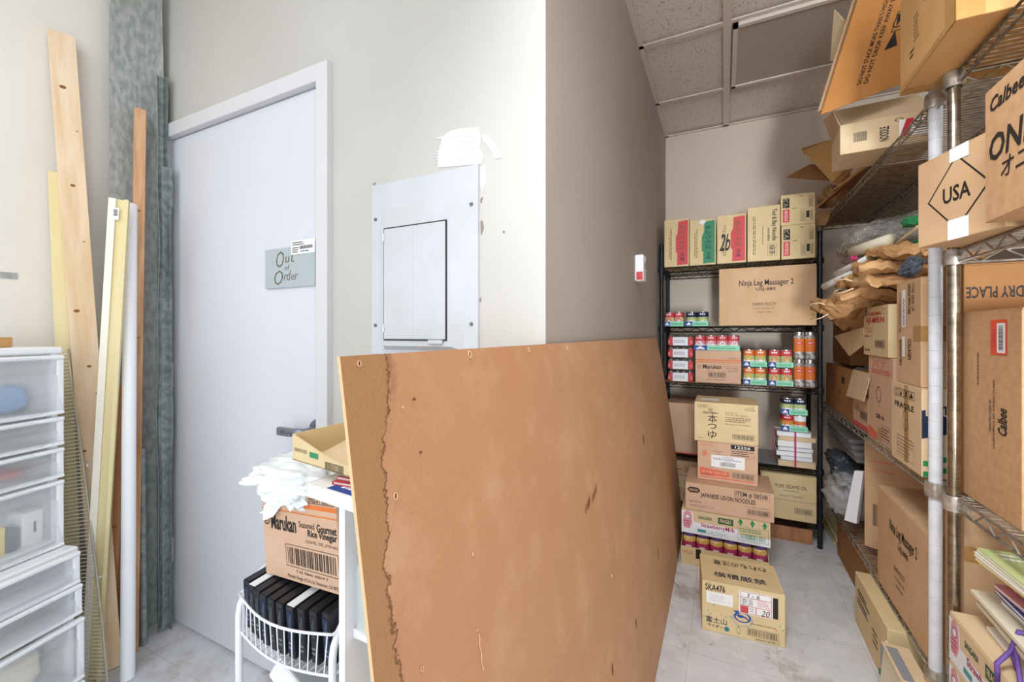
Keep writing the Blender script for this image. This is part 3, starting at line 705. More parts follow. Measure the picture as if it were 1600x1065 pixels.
# ================================================================ CENTRE LEFT: TROLLEY, BOX, BOOKCASE
# white tubular trolley
LX, RX, FY = -1.108, -.772, .668; BYY = .90
t = thing('wire_trolley', 'white tubular trolley with a wire basket in front of the door', 'trolley', ((LX+RX)/2, FY, 0))
cx = (LX+RX)/2
for x in (LX-cx, RX-cx):
    g = MB(); pts = [(x, 0, .03)]+[(x, 0, .50)]
    for k in range(1, 12): a = pi-pi*k/12; pts.append((x, .115+.115*cos(a), .50+.095*sin(a)))
    pts += [(x, .23, .50), (x, .23, .03)]; g.tube(pts, .0085, 'cart_white', 12)
    for yy_ in (0, .23): g.lathe([(0, -.03), (.011, -.03), (.011, .004), (0, .004)], (x, yy_, .03), 'black_plastic', 12)
    g.build('end_frame', t)
def basket(z0, z1, bulge, wires, nm):
    g = MB(); l, r = LX-cx, RX-cx
    def rim(z, b): return [(l, .0, z)]+[(l+(r-l)*k/10, -b*sin(pi*k/10), z-(.012 if z == z0 else .008)*sin(pi*k/10)) for k in range(1, 10)]+[(r, .0, z)]
    g.tube(rim(z1, bulge), .0032, 'cart_white', 7); g.tube(rim(z0, bulge*.6), .0032, 'cart_white', 7)
    g.tube([(l, .23, z1), (r, .23, z1)], .003, 'cart_white', 7); g.tube([(l, .23, z0), (r, .23, z0)], .003, 'cart_white', 7)
    for x in (l, r):
        g.tube([(x, 0, z0), (x, .23, z0)], .003, 'cart_white', 7); g.tube([(x, 0, z1), (x, .23, z1)], .003, 'cart_white', 7)
        for k in range(1, 7): g.tube([(x, .23*k/7, z0), (x, .23*k/7, z1)], .0016, 'cart_white', 5)
    A, B = rim(z1, bulge), rim(z0, bulge*.6)
    def on(R, s): k = min(int(s*10), 9); return Vector(R[k]).lerp(Vector(R[k+1]), s*10-k)
    for k in range(1, wires):
        s = k/wires; a, b = on(A, min(s+.03, 1)), on(B, s); g.tube([a, b, (b.x, .23, z0-.002)], .0018, 'cart_white', 5)
    for yy_ in (.06, .12, .18): g.tube([(l, yy_, z0-.004), (r, yy_, z0-.004)], .0016, 'cart_white', 5)
    g.build(nm, t)
basket(.462, .554, .03, 15, 'basket'); basket(.15, .24, .03, 13, 'basket')
# black disc cases standing in the basket
for k in range(10):
    s = k/9; x = LX+.022+(RX-LX-.05)*s
    g = MB(); g.box(-.0115, .0115, 0, .13, 0, .125, 'black_plastic', .002); g.box(-.0100, .0125, .003, .127, .1255-.001, .1265, 'foam' if k in (1, 6) else 'black_plastic')
    g.frame((-.0115, -.0004, 0), (.023, 0, 0), (0, 0, .125)); g.rect(.1, .1, .9, .9, 'navy' if k % 3 == 0 else 'black_plastic', .0004)
    g.lines(.3, .5, .7, .85, 2, 'greybag', vert=True, fill=.3); g.lines(.2, .16, .8, .34, 2, 'greybag')
    o = g.build('disc_case', None, (x, FY+.012-.022*sin(pi*s), .465), (radians(4), 0, 0))
    ords = ('leftmost', 'second from the left', 'third from the left', 'fourth from the left', 'fifth from the left', 'fifth from the right', 'fourth from the right', 'third from the right', 'second from the right', 'rightmost')
    tag(o, 'black disc case, %s in the white trolley basket' % ords[k], 'disc case', 'disc cases in the trolley basket')
# white tray and jars below
g = MB(); g.box(-.13, .13, 0, .16, 0, .05, 'plastic_white', .006); tag(g.build('plastic_tray', None, (-.93, .69, .30), (radians(-28), radians(16), radians(-8))), 'white plastic lid propped under the trolley basket', 'tray')
for dxx, lab in ((-1.04, 'white jar with tan lid low in the trolley beside the leg'), (-.985, 'white jar with tan lid behind the propped plastic lid')):
    j = thing('storage_jar', lab, 'jar', (dxx, .72, .158)); g = MB(); g.lathe([(0, 0), (.026, 0), (.028, .01), (.028, .10), (.022, .11)], (0, 0, 0), 'plastic_white', 18); g.build('jar_body', j)
    g = MB(); g.lathe([(.024, .108), (.024, .135), (0, .135)], (0, 0, 0), 'wood_orange', 18); g.build('lid', j)

# rice vinegar carton, tipped a little
def pr_marukan(b):
    b.rect(0, .86, 1, .91, 'orange'); b.rect(0, .785, 1, .80, 'orange', .0004)
    b.ring(.065, .66, .013, .0022); b.text('㊁', .04, .60, .09, .72, bold=.02); b.text('Marukan', .13, .56, .48, .74, bold=.03)
    b.text('Seasoned', .52, .64, .72, .71); b.text('Gourmet', .75, .62, .99, .71, bold=.02); b.text('Rice Vinegar', .63, .53, .99, .63, bold=.03); b.text('12/24 FL. OZ. (710 mL)', .6, .47, .99, .51)
    b.text('70641 00019', .68, .935, .97, .975, e=.001); b.outline(.67, .925, .98, .985, 'ink')
    b.barcode(.32, .17, .99, .42); b.text('7 03 70641 00019 7', .45, .115, .85, .145); b.text('Marukan Vinegar (U.S.A.) Inc. Paramount, CA 90723', .33, .03, .98, .08)
BL = at(410, 908, d=1.10); BR = at(526, 949, d=.945)
tilt = math.atan2(BR.z-BL.z, BR.x-BL.x); wd = (BR-BL).length
mk = carton('cardboard_box', 'large rice vinegar carton with an orange stripe tipped on the trolley', wd, .185, .215, ((BL.x+BR.x)/2, .70, (BL.z+BR.z)/2+.017), m='card_pink', prints={'F': pr_marukan}, rot=(0, -tilt, radians(-4)))
# white plastic bags
for lab, (px, py), s, rt, sd in (('crumpled white plastic bag under the cut open tray', (470, 742), (.125, .085, .042), (0, 0, 0), 4), ('white plastic bag spilling over the front of the vinegar carton', (448, 764), (.085, .04, .026), (0, .25, .1), 8)):
    p = at(px, py, y=.75 if sd == 4 else .705); g = MB(); crumple(g, (0, 0, 0), s, 'bag_white', sd, .30, 5, rt, 1.7, smooth=True); tag(g.build('plastic_bag', None, p), lab, 'plastic bag')
p = at(412, 790, y=.70); g = MB(); g.slab([(0, 0, 0), (.05, .01, .045), (.075, .01, .03), (.05, -.01, -.015), (.015, -.012, -.03)], .002, 'bag_white', Vector((0, 1, 0))); 
g.slab([(-.02, .002, -.022), (.02, 0, .0), (.03, -.004, -.02)], .002, 'bag_white', Vector((0, 1, 0)))
tag(g.build('plastic_bag', None, p), 'limp white bag corner hanging at the left edge of the carton', 'plastic bag')
# bookcase
SX0, SX1, SY0, SY1, SH = -.676, -.425, .60, .90, .895
t = thing('bookcase', 'narrow white laminate bookcase behind the leaning hardboard', 'bookcase', ((SX0+SX1)/2, SY0, 0)); c_ = (SX0+SX1)/2
for nm, q in (('side_panel', (SX0, SX0+.016, 0, .30, 0, SH)), ('side_panel', (SX1-.016, SX1, 0, .30, 0, SH)), ('top_panel', (SX0+.017, SX1-.017, 0, .30, SH-.016, SH-.001)), ('back_panel', (SX0+.017, SX1-.017, .292, .30, 0, SH-.018)),
              ('shelf', (SX0+.017, SX1-.017, .02, .29, .614, .632)), ('shelf', (SX0+.017, SX1-.017, .02, .29, .30, .318)), ('shelf', (SX0+.017, SX1-.017, .01, .29, .03, .048))):
    g = MB(); g.box(q[0]-c_, q[1]-c_, q[2], q[3], q[4], q[5], 'laminate', .001); g.build(nm, t)
# glass jar
p = at(590, 998, z=.633); jx = X(592, .648)
j = thing('glass_jar', 'clear glass preserving jar with a zinc lid on the bookcase shelf', 'jar', (jx, .648, .6335))
g = MB(); g.lathe([(0, 0), (.036, 0), (.043, .008), (.044, .12), (.042, .13), (.034, .142), (.034, .15), (.031, .15), (.031, .14), (.04, .125), (.041, .01), (0, .005)], (0, 0, 0), 'glass', 28); g.build('jar_body', j)
g = MB(); g.lathe([(.036, .145), (.037, .146), (.037, .168), (.034, .171), (0, .171)], (0, 0, 0), 'galv', 28)
for k in range(28): a = 2*pi*k/28; g.box(.037*cos(a)-.0008, .037*cos(a)+.0008, .037*sin(a)-.0008, .037*sin(a)+.0008, .149, .165, 'galv')
g.build('lid', j)
g = MB(); crumple(g, (0, 0, .09), (.062, .075, .08), 'film', 5, .25, 4); tag(g.build('plastic_bag', None, (-.575, .70, .323)), 'clear plastic bag on the lower bookcase shelf', 'plastic bag')
g = MB(); g.box(-.018, .018, 0, .10, 0, .245, 'yellow', .003); tag(g.build('yellow_folder', None, (-.475, .64, .3185)), 'bright yellow folder on the lower bookcase shelf', 'folder')
# books on top
def book(name, label, cat, loc, w, d, h, cover, rz=0, pages='paper', spine=None, prt=None, group=None):
    t = thing(name, label, cat, loc, rz, group)
    g = MB(); g.box(-w/2+.002, w/2-.002, .002, d-.002, .0012, h-.0012, pages); g.build('pages', t)
    g = MB(); g.box(-w/2, w/2, 0, d, 0, .001, cover); g.box(-w/2, w/2, 0, d, h-.001, h, cover); g.box(-w/2, -w/2+.0012, 0, d, 0, h, spine or cover)
    if prt: g.frame((-w/2, 0, h), (w, 0, 0), (0, d, 0)); prt(g)
    g.build('cover', t); return t
bz = SH+.001
def pr_b1(g): g.rect(.30, .03, .98, .62, 'blue'); g.lines(.4, .1, .9, .4, 2, 'paper'); g.rect(.3, .64, .98, .95, 'redlabel')
book('paperback_book', 'thick white paperback with a blue cover on the bookcase top', 'book', (-.640, .566, bz), .20, .14, .026, 'paper', radians(-6), prt=pr_b1)
book('paperback_book', 'thin red magazine above the blue paperback', 'book', (-.60, .60, bz+.027), .17, .13, .006, 'redlabel', radians(6))
book('paperback_book', 'thin pink magazine topmost under the cut open tray', 'book', (-.60, .605, bz+.034), .17, .13, .005, 'pink', radians(2))
# cut-open display tray
A = at(457, 709, z=.957); B_ = at(557, 739, z=.957)
w = (B_-A).length; tr = thing('cardboard_tray', 'small cut open cardboard display tray on the white bag and books', 'cardboard tray', (A.x, A.y, .945), math.atan2(B_.y-A.y, B_.x-A.x))
D_ = .17
def wall(nm, pts, n, pf=None, mt='card_yellow'):
    g = MB(); g.slab(pts, .003, mt, Vector(n))
    if pf: pf(g)
    return g.build(nm, tr)
wall('bottom', [(0,0,0),(w,0,0),(w,D_,0),(0,D_,0)], (0,0,1))
def pf(g):
    g.frame((0, -.0003, 0), (w, 0, 0), (0, 0, .055)); g.text('KURAKON FOODS', .04, .38, .26, .52, 'ink'); g.rect(.30, .30, .44, .5, 'greenlabel'); g.barcode(.55, .04, .82, .30)
    g.text('サ', .93, .08, .99, .3, 'red')
wall('front_wall', [(0,0,0),(w,0,0),(w,0,.024),(w*.78,0,.021),(w*.5,0,.030),(0,0,.056)], (0,1,0), pf)
wall('back_wall', [(0,D_,0),(w,D_,0),(w,D_,.05),(w*.82,D_,.088),(w*.5,D_,.082),(0,D_,.060)], (0,-1,0))
wall('left_wall', [(0,.003,0),(0,D_-.003,0),(0,D_-.003,.060),(0,.003,.056)], (1,0,0))
wall('right_wall', [(w,.003,0),(w,D_-.003,0),(w,D_-.003,.05),(w,.003,.024)], (-1,0,0), mt='card_pink')
wall('loose_flap', [(.05,.02,.006),(w-.01,.02,.006),(w-.01,D_-.03,.028),(.03,D_-.03,.030)], (0,0,1), mt='card_pale')
# ================================================================ BACK: BLACK WIRE SHELVING
def wire_shelf(z, x0, x1, y0, y1, mt, along, par, name='wire_shelf', pitch=.025, mids=(.5,), lip=.030, r=.0024):
    """shelf surface at z; along = axis of the long side ('x' or 'y')"""
    g = MB()
    def truss(a, b):
        A, B = Vector(a), Vector(b); up = Vector((0, 0, lip)); L = (B-A).length; n = max(int(L/.045), 3)
        g.tube([A, B], r*1.25, mt, 6); g.tube([A-up, B-up], r*1.25, mt, 6)
        pts = [A.lerp(B, k/n)-(up if k % 2 else up*0) for k in range(n+1)]; g.tube(pts, r*.85, mt, 5)
    e = .012
    for a, b in (((x0, y0, z), (x1, y0, z)), ((x0, y1, z), (x1, y1, z)), ((x0, y0, z), (x0, y1, z)), ((x1, y0, z), (x1, y1, z))): truss(a, b)
    for f in mids:
        if along == 'y': x = x0+(x1-x0)*f; truss((x, y0, z-.003), (x, y1, z-.003))
        else: y = y0+(y1-y0)*f; truss((x0, y, z-.003), (x1, y, z-.003))
    if along == 'y':
        n = int((y1-y0)/pitch)
        for k in range(1, n): y = y0+(y1-y0)*k/n; g.tube([(x0, y, z), (x1, y, z)], r*.6, mt, 4, False)
    else:
        n = int((x1-x0)/pitch)
        for k in range(1, n): x = x0+(x1-x0)*k/n; g.tube([(x, y0, z), (x, y1, z)], r*.6, mt, 4, False)
    return g.build(name, par)
def post(par, x, y, h, mt, r=.0127, grooves=True, step=.0254, ringm=None, z0=0):
    g = MB(); prof = [(0, z0)]
    if grooves:
        z = z0+.05; prof += [(r*.7, z0), (r*.7, z0+.02), (r, z0+.025)]
        while z < h-.02: prof += [(r, z-.0012), (r*.93, z-.0008), (r*.93, z+.0008), (r, z+.0012)]; z += step
    else: prof += [(r, z0)]
    prof += [(r, h-.004), (r*.8, h), (0, h)]
    g.lathe(prof, (x, y, 0), mt, 14); return g.build('post', par)
def collar(par, x, y, z, mt, r=.0185, h=.034):
    g = MB(); g.lathe([(r*.72, -h), (r, -h), (r*1.06, -h*.5), (r*.98, 0), (r*.72, 0)], (x, y, z), mt, 14); return g.build('collar', par)
YS, XL2, XR2, YS2 = 2.948, -.364, .491, 3.315
SZ = dict(a=1.645, b=1.262, c=.905, d=.443, e=.140)
sh = thing('wire_shelving_unit', 'black wire shelving unit standing against the back wall', 'shelving', (0, 0, 0))
for x in (XL2, XR2):
    for y in (YS, YS2):
        p = post(sh, x, y, 1.80, 'black_metal')
        g = MB(); g.lathe([(0, 0), (.014, 0), (.014, .012), (.006, .02)], (x, y, 0), 'black_plastic', 12); g.build('levelling_foot', p)
        for z in SZ.values(): collar(sh, x, y, z+.004, 'black_plastic')
for z in SZ.values(): wire_shelf(z-.002, XL2+.008, XR2-.008, YS, YS2, 'black_metal', 'x', sh)
g = MB(); g.box(XL2+.02, XR2-.02, YS+.004, YS2-.004, SZ['c']+.001, SZ['c']+.0035, 'card_dark'); g.build('shelf_liner', sh)
g = MB(); g.box(XL2+.38, XR2-.02, YS+.004, YS2-.004, SZ['d']+.001, SZ['d']+.0035, 'greybag'); g.build('shelf_liner', sh)
def add_z(k): return SZ[k]+.0045

# --- top shelf: soba cartons
za = SZ['a']+.003
def pr_soba(lab, lm, extra=None):
    def f(b):
        w = .60; b.poly([(.52, .03), (.53, .28), (.47, .32), (.47, .62), (.55, .72), (.57, .95), (.96, .97), (.96, .04)], lm, .0005)
        b.text(lab, .60, .34, .84, .86, 'navy' if lm == 'greenlabel' else 'brownish', rot=270, bold=.02); b.text('沖縄', .64, .12, .82, .30, 'navy', rot=270)
        b.lines(.18, .16, .32, .84, 3, 'brownish', vert=True)
        if extra: extra(b)
    return f
def ex2b(b): b.text('2b', .08, .26, .46, .62, 'ink', rot=0, bold=.015, shear=.3, e=.0012)
ztp = lambda px, py, yy=2.93: Z(px, py, y=yy)
box_y('cardboard_box', 'soba noodle carton with a red label, leftmost on the black shelving', 1038, 1076.5, 2.935, .30, za, ztp(1055, 342), m='card_yellow', prints={'F': pr_soba('あぶりそば', 'redlabel')}, group='noodle cartons on the black shelving top')
g3 = box_y('cardboard_box', 'soba noodle carton with a green label on the black shelving top', 1077.5, 1118.5, 2.935, .30, za, ztp(1098, 342), m='card_yellow', prints={'F': pr_soba('あぶりそば', 'greenlabel')}, group='noodle cartons on the black shelving top')
g = MB(); g.slab([(-.022, 0, 0), (.0, -.006, -.014), (.020, -.004, .004), (.012, .0, .018), (-.010, .0, .018)], .001, 'paper', Vector((0, 1, 0))); o = g.build('torn_label', g3); o.location = (.0, -.002, ztp(1098, 348)-za)
box_y('cardboard_box', 'soba noodle carton with a red label and handwritten 2b', 1120.5, 1166, 2.93, .30, za, ztp(1143, 335), m='card_yellow', prints={'F': pr_soba('あぶりそば', 'redlabel', ex2b)}, group='noodle cartons on the black shelving top')
def pr_mid(b):
    b.lines(.16, .12, .26, .86, 2, 'ink_soft', vert=True); b.lines(.45, .3, .5, .8, 1, 'brownish', vert=True)
    b.text('緑茶', .66, .10, .86, .28, 'ink', rot=270, bold=.02); b.outline(.62, .08, .9, .3, 'ink_soft'); b.text('Ted & Bay Noodle', .72, .36, .90, .94, 'ink', rot=270, bold=.02); b.text('noodles', .62, .36, .70, .60, 'ink', rot=270, bold=.02)
box_y('cardboard_box', 'plain tan carton with sideways black print beside the stacked pair', 1168, 1219, 2.925, .30, za, ztp(1195, 322), m='card_yellow', prints={'F': pr_mid})
def pr_ramen(b):
    b.rect(.06, .58, .26, .90, 'ink'); b.text('どん', .09, .60, .23, .88, 'card_yellow', rot=270); b.rect(.06, .10, .26, .53, 'redpaint'); b.text('NOODLE', .11, .14, .21, .49, 'paper', rot=270)
    b.rect(.34, .53, .48, .55, 'brownish'); b.lines(.6, .1, .7, .48, 4, 'ink_soft', vert=True); b.outline(.58, .08, .72, .5, 'ink_soft'); b.rect(.75, .2, .84, .42, 'ink'); b.lines(.86, .12, .95, .48, 5, 'ink', vert=True); b.lines(.84, .56, .93, .88, 3, 'ink', vert=True); b.outline(.83, .55, .94, .89, 'ink'); b.rect(.55, .92, .66, .94, 'brownish')
zm = ztp(1245, 351); zt = ztp(1245, 303)
box_y('cardboard_box', 'tan carton with black and red panels, lower of the stacked pair', 1221, 1274, 2.925, .30, za, zm, m='card_yellow', prints={'F': pr_ramen}, group='stacked pair on the black shelving top')
box_y('cardboard_box', 'tan carton with black and red panels, upper of the stacked pair', 1220, 1273.5, 2.925, .30, zm+.001, zt, m='card_yellow', prints={'F': pr_ramen}, group='stacked pair on the black shelving top')

# --- second shelf: leg massager carton
def pr_ninja(b, scale=1):
    b.text('Ninja Leg Massager 2', .22, .66, .78, .79, 'ink', bold=.012); b.text('USJ-880', .40, .585, .60, .655, 'ink', bold=.012)
    b.text('DAIWA FELICTY', .365, .345, .61, .395, 'ink'); b.text('U.S. JACLEAN, INC.', .365, .275, .60, .31, 'ink_soft'); b.text('MADE IN CHINA', .42, .22, .56, .245, 'ink')
zb = SZ['b']+.003
box_y('cardboard_box', 'wide leg massager carton on the second shelf of the black shelving', 1123.5, 1276, 2.915, .32, zb, Z(1200, 416, y=2.915), m='card', prints={'F': pr_ninja}, tape=[('F', 0, .02, .02, .10, 'tape_tan'), ('F', .95, .08, .985, .20, 'tape_tan')])

# --- tinned food packs
TX_ = dict(
    red=('redlabel', 'card_pale', 'paper'), blue=('navy', 'lime', 'foam'), pinkc=('redlabel', 'pink', 'paper'), org=('orange', 'lime', 'paper'), redg=('redlabel', 'lime', 'card_pale'), bean=('red', 'gold', 'paper'), carrot=('foam', 'orange', 'paper'))
def can_mesh(par, x, y, z, r, h, kind, ang):
    c = thing('can', None, None); bpy.data.objects.remove(c)
    a, b_, c_ = TX_[kind]; g = MB(); n = 20
    prof = [(r*.96, 0), (r, .003), (r, .006), (r, .008), (r, h*.38), (r, h*.62), (r, h*.93), (r, h*.94), (r, h-.003), (r*.97, h)]
    mats = ['tin', 'tin', 'tin', c_, b_, a, a, 'tin', 'tin']
    g.lathe(prof, (0, 0, 0), None, n, mats)
    # label picture: an oval of the food on the side facing the viewer
    vs = []
    for k in range(12):
        t_ = 2*pi*k/12; th = -pi/2+ang+.55*cos(t_); vs.append(((r+.0006)*cos(th), (r+.0006)*sin(th), h*.40+h*.20*sin(t_)))
    g.add(vs, [tuple(range(12))], {'red': 'redlabel', 'blue': 'lime', 'pinkc': 'foam', 'org': 'gold', 'redg': 'coral', 'bean': 'coral', 'carrot': 'coral'}[kind])
    for q in (-.35, 0, .35):
        th = -pi/2+ang+q; u = Vector((-sin(th), cos(th), 0)); O = Vector(((r+.0007)*cos(th), (r+.0007)*sin(th), h*.78))-u*.005; g.frame(O, -u*-.010, (0, 0, h*.09)); g.rect(.05, 0, .9, 1, 'foam', .0006)
    o = g.build('can', par, (x, y, z))
    g = MB(); g.lathe([(r*.97, h), (r*.90, h-.003), (0, h-.003)], (0, 0, 0), 'tin', n); g.lathe([(r*.7, h-.0028), (r*.68, h-.002), (0, h-.0025)], (0, 0, 0), 'tin', n); g.build('can_lid', o)
    return o
def can_pack(label, loc, kinds, r=.0325, h=.078, rows=2, rz=0, tray_w=None, group='tinned food packs on the black shelving'):
    n = len(kinds); t = thing('tinned_food_pack', label, 'tinned food pack', loc, rz, group); w = n*2*r+.004
    g = MB(); d = rows*2*r+.004
    g.box(-w/2, w/2, -r-.003, -r-.001, 0, .030, 'mint'); g.box(-w/2, w/2, -r-.001, -r-.001+d, 0, .0015, 'mint'); g.box(-w/2, w/2, -r+d-.003, -r+d, 0, .03, 'mint')
    for x in (-w/2, w/2-.001): g.box(x, x+.001, -r-.001, -r+d, 0, .03, 'mint')
    g.frame((-w/2, -r-.003, 0), (w, 0, 0), (0, 0, .03))
    g.rect(0, 0, .30, 1, 'blue'); g.poly([(.04, .3), (.15, .92), (.26, .3)], 'foam'); g.text('缶詰', .06, .08, .25, .36, 'foam'); g.lines(.36, .25, .94, .7, 2, 'green')
    g.build('tray', t)
    for i, k in enumerate(kinds):
        for j in range(rows): can_mesh(t, -w/2+.002+r+2*r*i, 2*r*j+.0005, .0022, r, h+.012, k, .1*(i-1))
    return t
def pk(px, py, y, yoff=.036): return (X(px, y+0), y+yoff, 0)
def place_pack(label, px0, px1, y, z, kinds, **k):
    r = (X(px1, y)-X(px0, y)-.004)/len(kinds)/2; return can_pack(label, ((X(px0, y)+X(px1, y))/2, y+r+.003, z), kinds, r=r, **k)
place_pack('pack of red labelled tins, left end of the second shelf', 1038, 1068, 2.955, zb, ['red', 'red'])
place_pack('pack of navy labelled tins on the second shelf left of the large carton', 1071, 1107, 2.955, zb, ['blue', 'blue'])
zc = add_z('c')
# vinegar carton and four tins on it
def pr_m2(b):
    b.rect(0, .70, 1, .735, 'orange'); b.rect(0, .64, 1, .665, 'orange'); b.ring(.09, .5, .009, .0018); b.text('Marukan', .17, .44, .58, .58, 'ink', bold=.03); b.text('Seasoned Gourmet', .62, .51, .95, .55, 'redlabel'); b.text('Rice Vinegar', .70, .43, .95, .485, 'ink'); b.lines(.72, .36, .95, .40, 1)
    b.barcode(.29, .17, .68, .34); b.lines(.24, .08, .78, .12, 1); b.lines(.72, .76, .95, .80, 1); b.text('㊁', .12, .10, .15, .14)
zv = Z(1120, 547.5, y=2.95)
box_y('cardboard_box', 'small rice vinegar carton under four red tins on the third shelf', 1086.5, 1158, 2.95, .26, zc, zv, m='card_pink', prints={'F': pr_m2})
place_pack('pack of four pink and red tins on the small vinegar carton', 1084, 1156, 2.955, zv+.001, ['pinkc', 'pinkc', 'pinkc', 'pinkc'], h=.080)
hp = (Z(1180, 545, y=2.95)-zc)/2
for i, (p0, p1, k) in enumerate(((1161, 1198.5, 'org'), (1201, 1240, 'redg'))):
    for j in range(2):
        place_pack('%s labelled tins, %s pack right of the vinegar carton' % (('orange and green', 'red and green')[i], ('lower', 'upper')[j]), p0, p1, 2.955, zc+j*(hp+.001), [k, k], h=hp-.018)
# four stacked yoghurt style multipacks
hh = (Z(1064, 521, y=2.96)-zc)/4-.001
for k in range(4):
    x0, x1 = X(1043, 2.96), X(1083, 2.96); w = x1-x0
    t = thing('drink_multipack', '%s white sleeved cup multipack in the stack of four on the third shelf' % ('bottom', 'second lowest', 'second highest', 'topmost')[k], 'multipack', ((x0+x1)/2, 2.96, zc+k*(hh+.001)), 0, 'cup multipacks on the third shelf')
    g = MB(); g.box(-w*.30, w*.30, .0, .10, 0, hh*.72, 'foam', .002); g.frame((-w*.30, 0, 0), (w*.6, 0, 0), (0, 0, hh*.72)); g.lines(.1, .3, .9, .7, 2, 'greybag')
    g.build('sleeve', t)
    for i in range(4):
        g = MB(); xx = -w*.5+w/8+w/4*i; g.lathe([(0, 0), (w*.12, 0), (w*.124, hh*.72), (w*.09, hh*.86), (w*.05, hh*.97), (0, hh*.97)], (xx, .03, 0), 'brownish', 12, ['brownish', 'redlabel' if i in (0, 3) else 'brownish', 'tin', 'tin', 'tin']); g.build('cup', t)
    for xx in (-w*.5+.004, w*.5-.018):
        g = MB(); g.frame((xx, -.0045 if 1 else 0, hh*.1), (.016, 0, 0), (0, 0, hh*.42)); g.add([g.P(0,0,0), g.P(1,0,0), g.P(1,1,0), g.P(0,1,0)], [(0,1,2,3)], 'redlabel'); g.lines(.2, .3, .8, .7, 2, 'foam'); g.build('price_label', t)
# jars with orange labels
jh = (Z(1258, 517, y=2.95)-zc)/2-.001; x0, x1 = X(1241, 2.95), X(1276, 2.95); r = (x1-x0)/4-.0006
for j in range(2):
    for i in range(2):
        t = thing('food_jar', 'orange labelled jar, %s %s of four on the third shelf' % (('lower', 'upper')[j], ('left', 'right')[i]), 'jar', (x0+r+(2*r+.001)*i, 2.95+r, zc+j*(jh+.001)), 0, 'orange labelled jars')
        g = MB(); g.lathe([(0, 0), (r*.92, 0), (r, .006), (r, jh*.26), (r*1.004, jh*.27), (r*1.004, jh*.72), (r, jh*.73), (r, jh*.82), (r*.9, jh*.85)], (0, 0, 0), None, 20, ['jar_dark', 'jar_dark', 'jar_dark', 'orange', 'orange', 'orange', 'jar_dark', 'jar_dark']); g.build('jar_body', t)
        g = MB(); g.lathe([(r*.96, jh*.84), (r*.98, jh*.86), (r*.98, jh*.97), (r*.9, jh), (0, jh)], (0, 0, 0), 'tin', 20); g.build('lid', t)
        g = MB(); g.frame((-r*.5, -r-.0015, jh*.52), (r, 0, 0), (0, 0, jh*.12)); g.add([g.P(0,0,0), g.P(1,0,0), g.P(1,1,0), g.P(0,1,0)], [(0,1,2,3)], 'redlabel'); g.lines(.1, .2, .9, .8, 1, 'foam'); g.build('front_label', t)

# --- fourth shelf
zd = add_z('d')
def pr_col(b):
    b.lines(.80, .40, .86, .75, 2, 'ink', vert=True); b.text('FRAGILE', .88, .25, .93, .62, 'ink', rot=270); b.rect(0, 0, 1, .03, 'coral')
box_y('cardboard_box', 'wide plain brown carton on the fourth shelf behind the floor stack', 1041, 1122, 2.955, .33, SZ['d']+.003, Z(1070, 630, y=2.955), m='card_pink', prints={'F': pr_col}, tape=[('T', 0, .46, 1, .54, 'tape_tan')])
def bundle():
    x0, x1 = X(1213, 2.93), X(1273, 2.93); t = thing('book_bundle', 'stack of old books tied with red ribbon on the fourth shelf', 'books', ((x0+x1)/2, 2.93, zd), 0)
    zt_ = Z(1245, 676, y=2.93)-zd; n = 7; W_ = x1-x0; rnd = random.Random(2); z = 0
    cols = ['card_pale', 'greybag', 'foam', 'brownish', 'paper', 'card', 'paper']; pg = ['card_pale', 'foam', 'paper', 'foam', 'paper', 'card_pale', 'foam']
    for i in range(n):
        h = zt_/n*(1.25 if i in (0, 4) else .92); w = W_*rnd.uniform(.84, 1); dx = rnd.uniform(-.01, .01); d = rnd.uniform(.14, .17)
        g = MB(); g.box(-w/2+dx+.003, w/2+dx-.003, .005, d, z+.0015, z+h-.0015, pg[i]); g.box(-w/2+dx, w/2+dx, 0, d, z, z+.0018, cols[i]); g.box(-w/2+dx, w/2+dx, 0, d, z+h-.0022, z+h-.0004, cols[i]); g.box(-w/2+dx, -w/2+dx+.002, 0, d, z, z+h-.001, cols[i]); g.build('book', t); z += h
    g = MB(); xx = -.004
    g.box(xx, xx+.009, -.003, -.0015, 0, z+.002, 'magenta'); g.box(xx, xx+.009, -.003, .17, z+.0005, z+.0018, 'magenta')
    g.box(-W_/2-.012, xx, .06, .066, z+.0005, z+.0018, 'magenta'); g.tube([(-W_/2-.01, .062, z), (-W_/2-.014, .05, z*.5), (-W_/2-.01, .06, .01)], .002, 'magenta', 5)
    g.tube([(xx, .03, z+.002), (-.05, .02, z+.012), (-.10, .02, z+.018)], .0028, 'pink', 5)
    g.build('ribbon', t); return z
zk = bundle()
hq = (Z(1245, 622, y=2.93)-zd-zk-.004)/2
for j in range(2):
    place_pack(('vegetable tins in a mint tray directly on the tied books', 'navy labelled tins in a mint tray topmost above the tied books')[j], 1221, 1262, 2.93, zd+zk+.003+j*(hq+.001), [('bean', 'carrot'), ('blue', 'blue')][j], h=hq-.016)

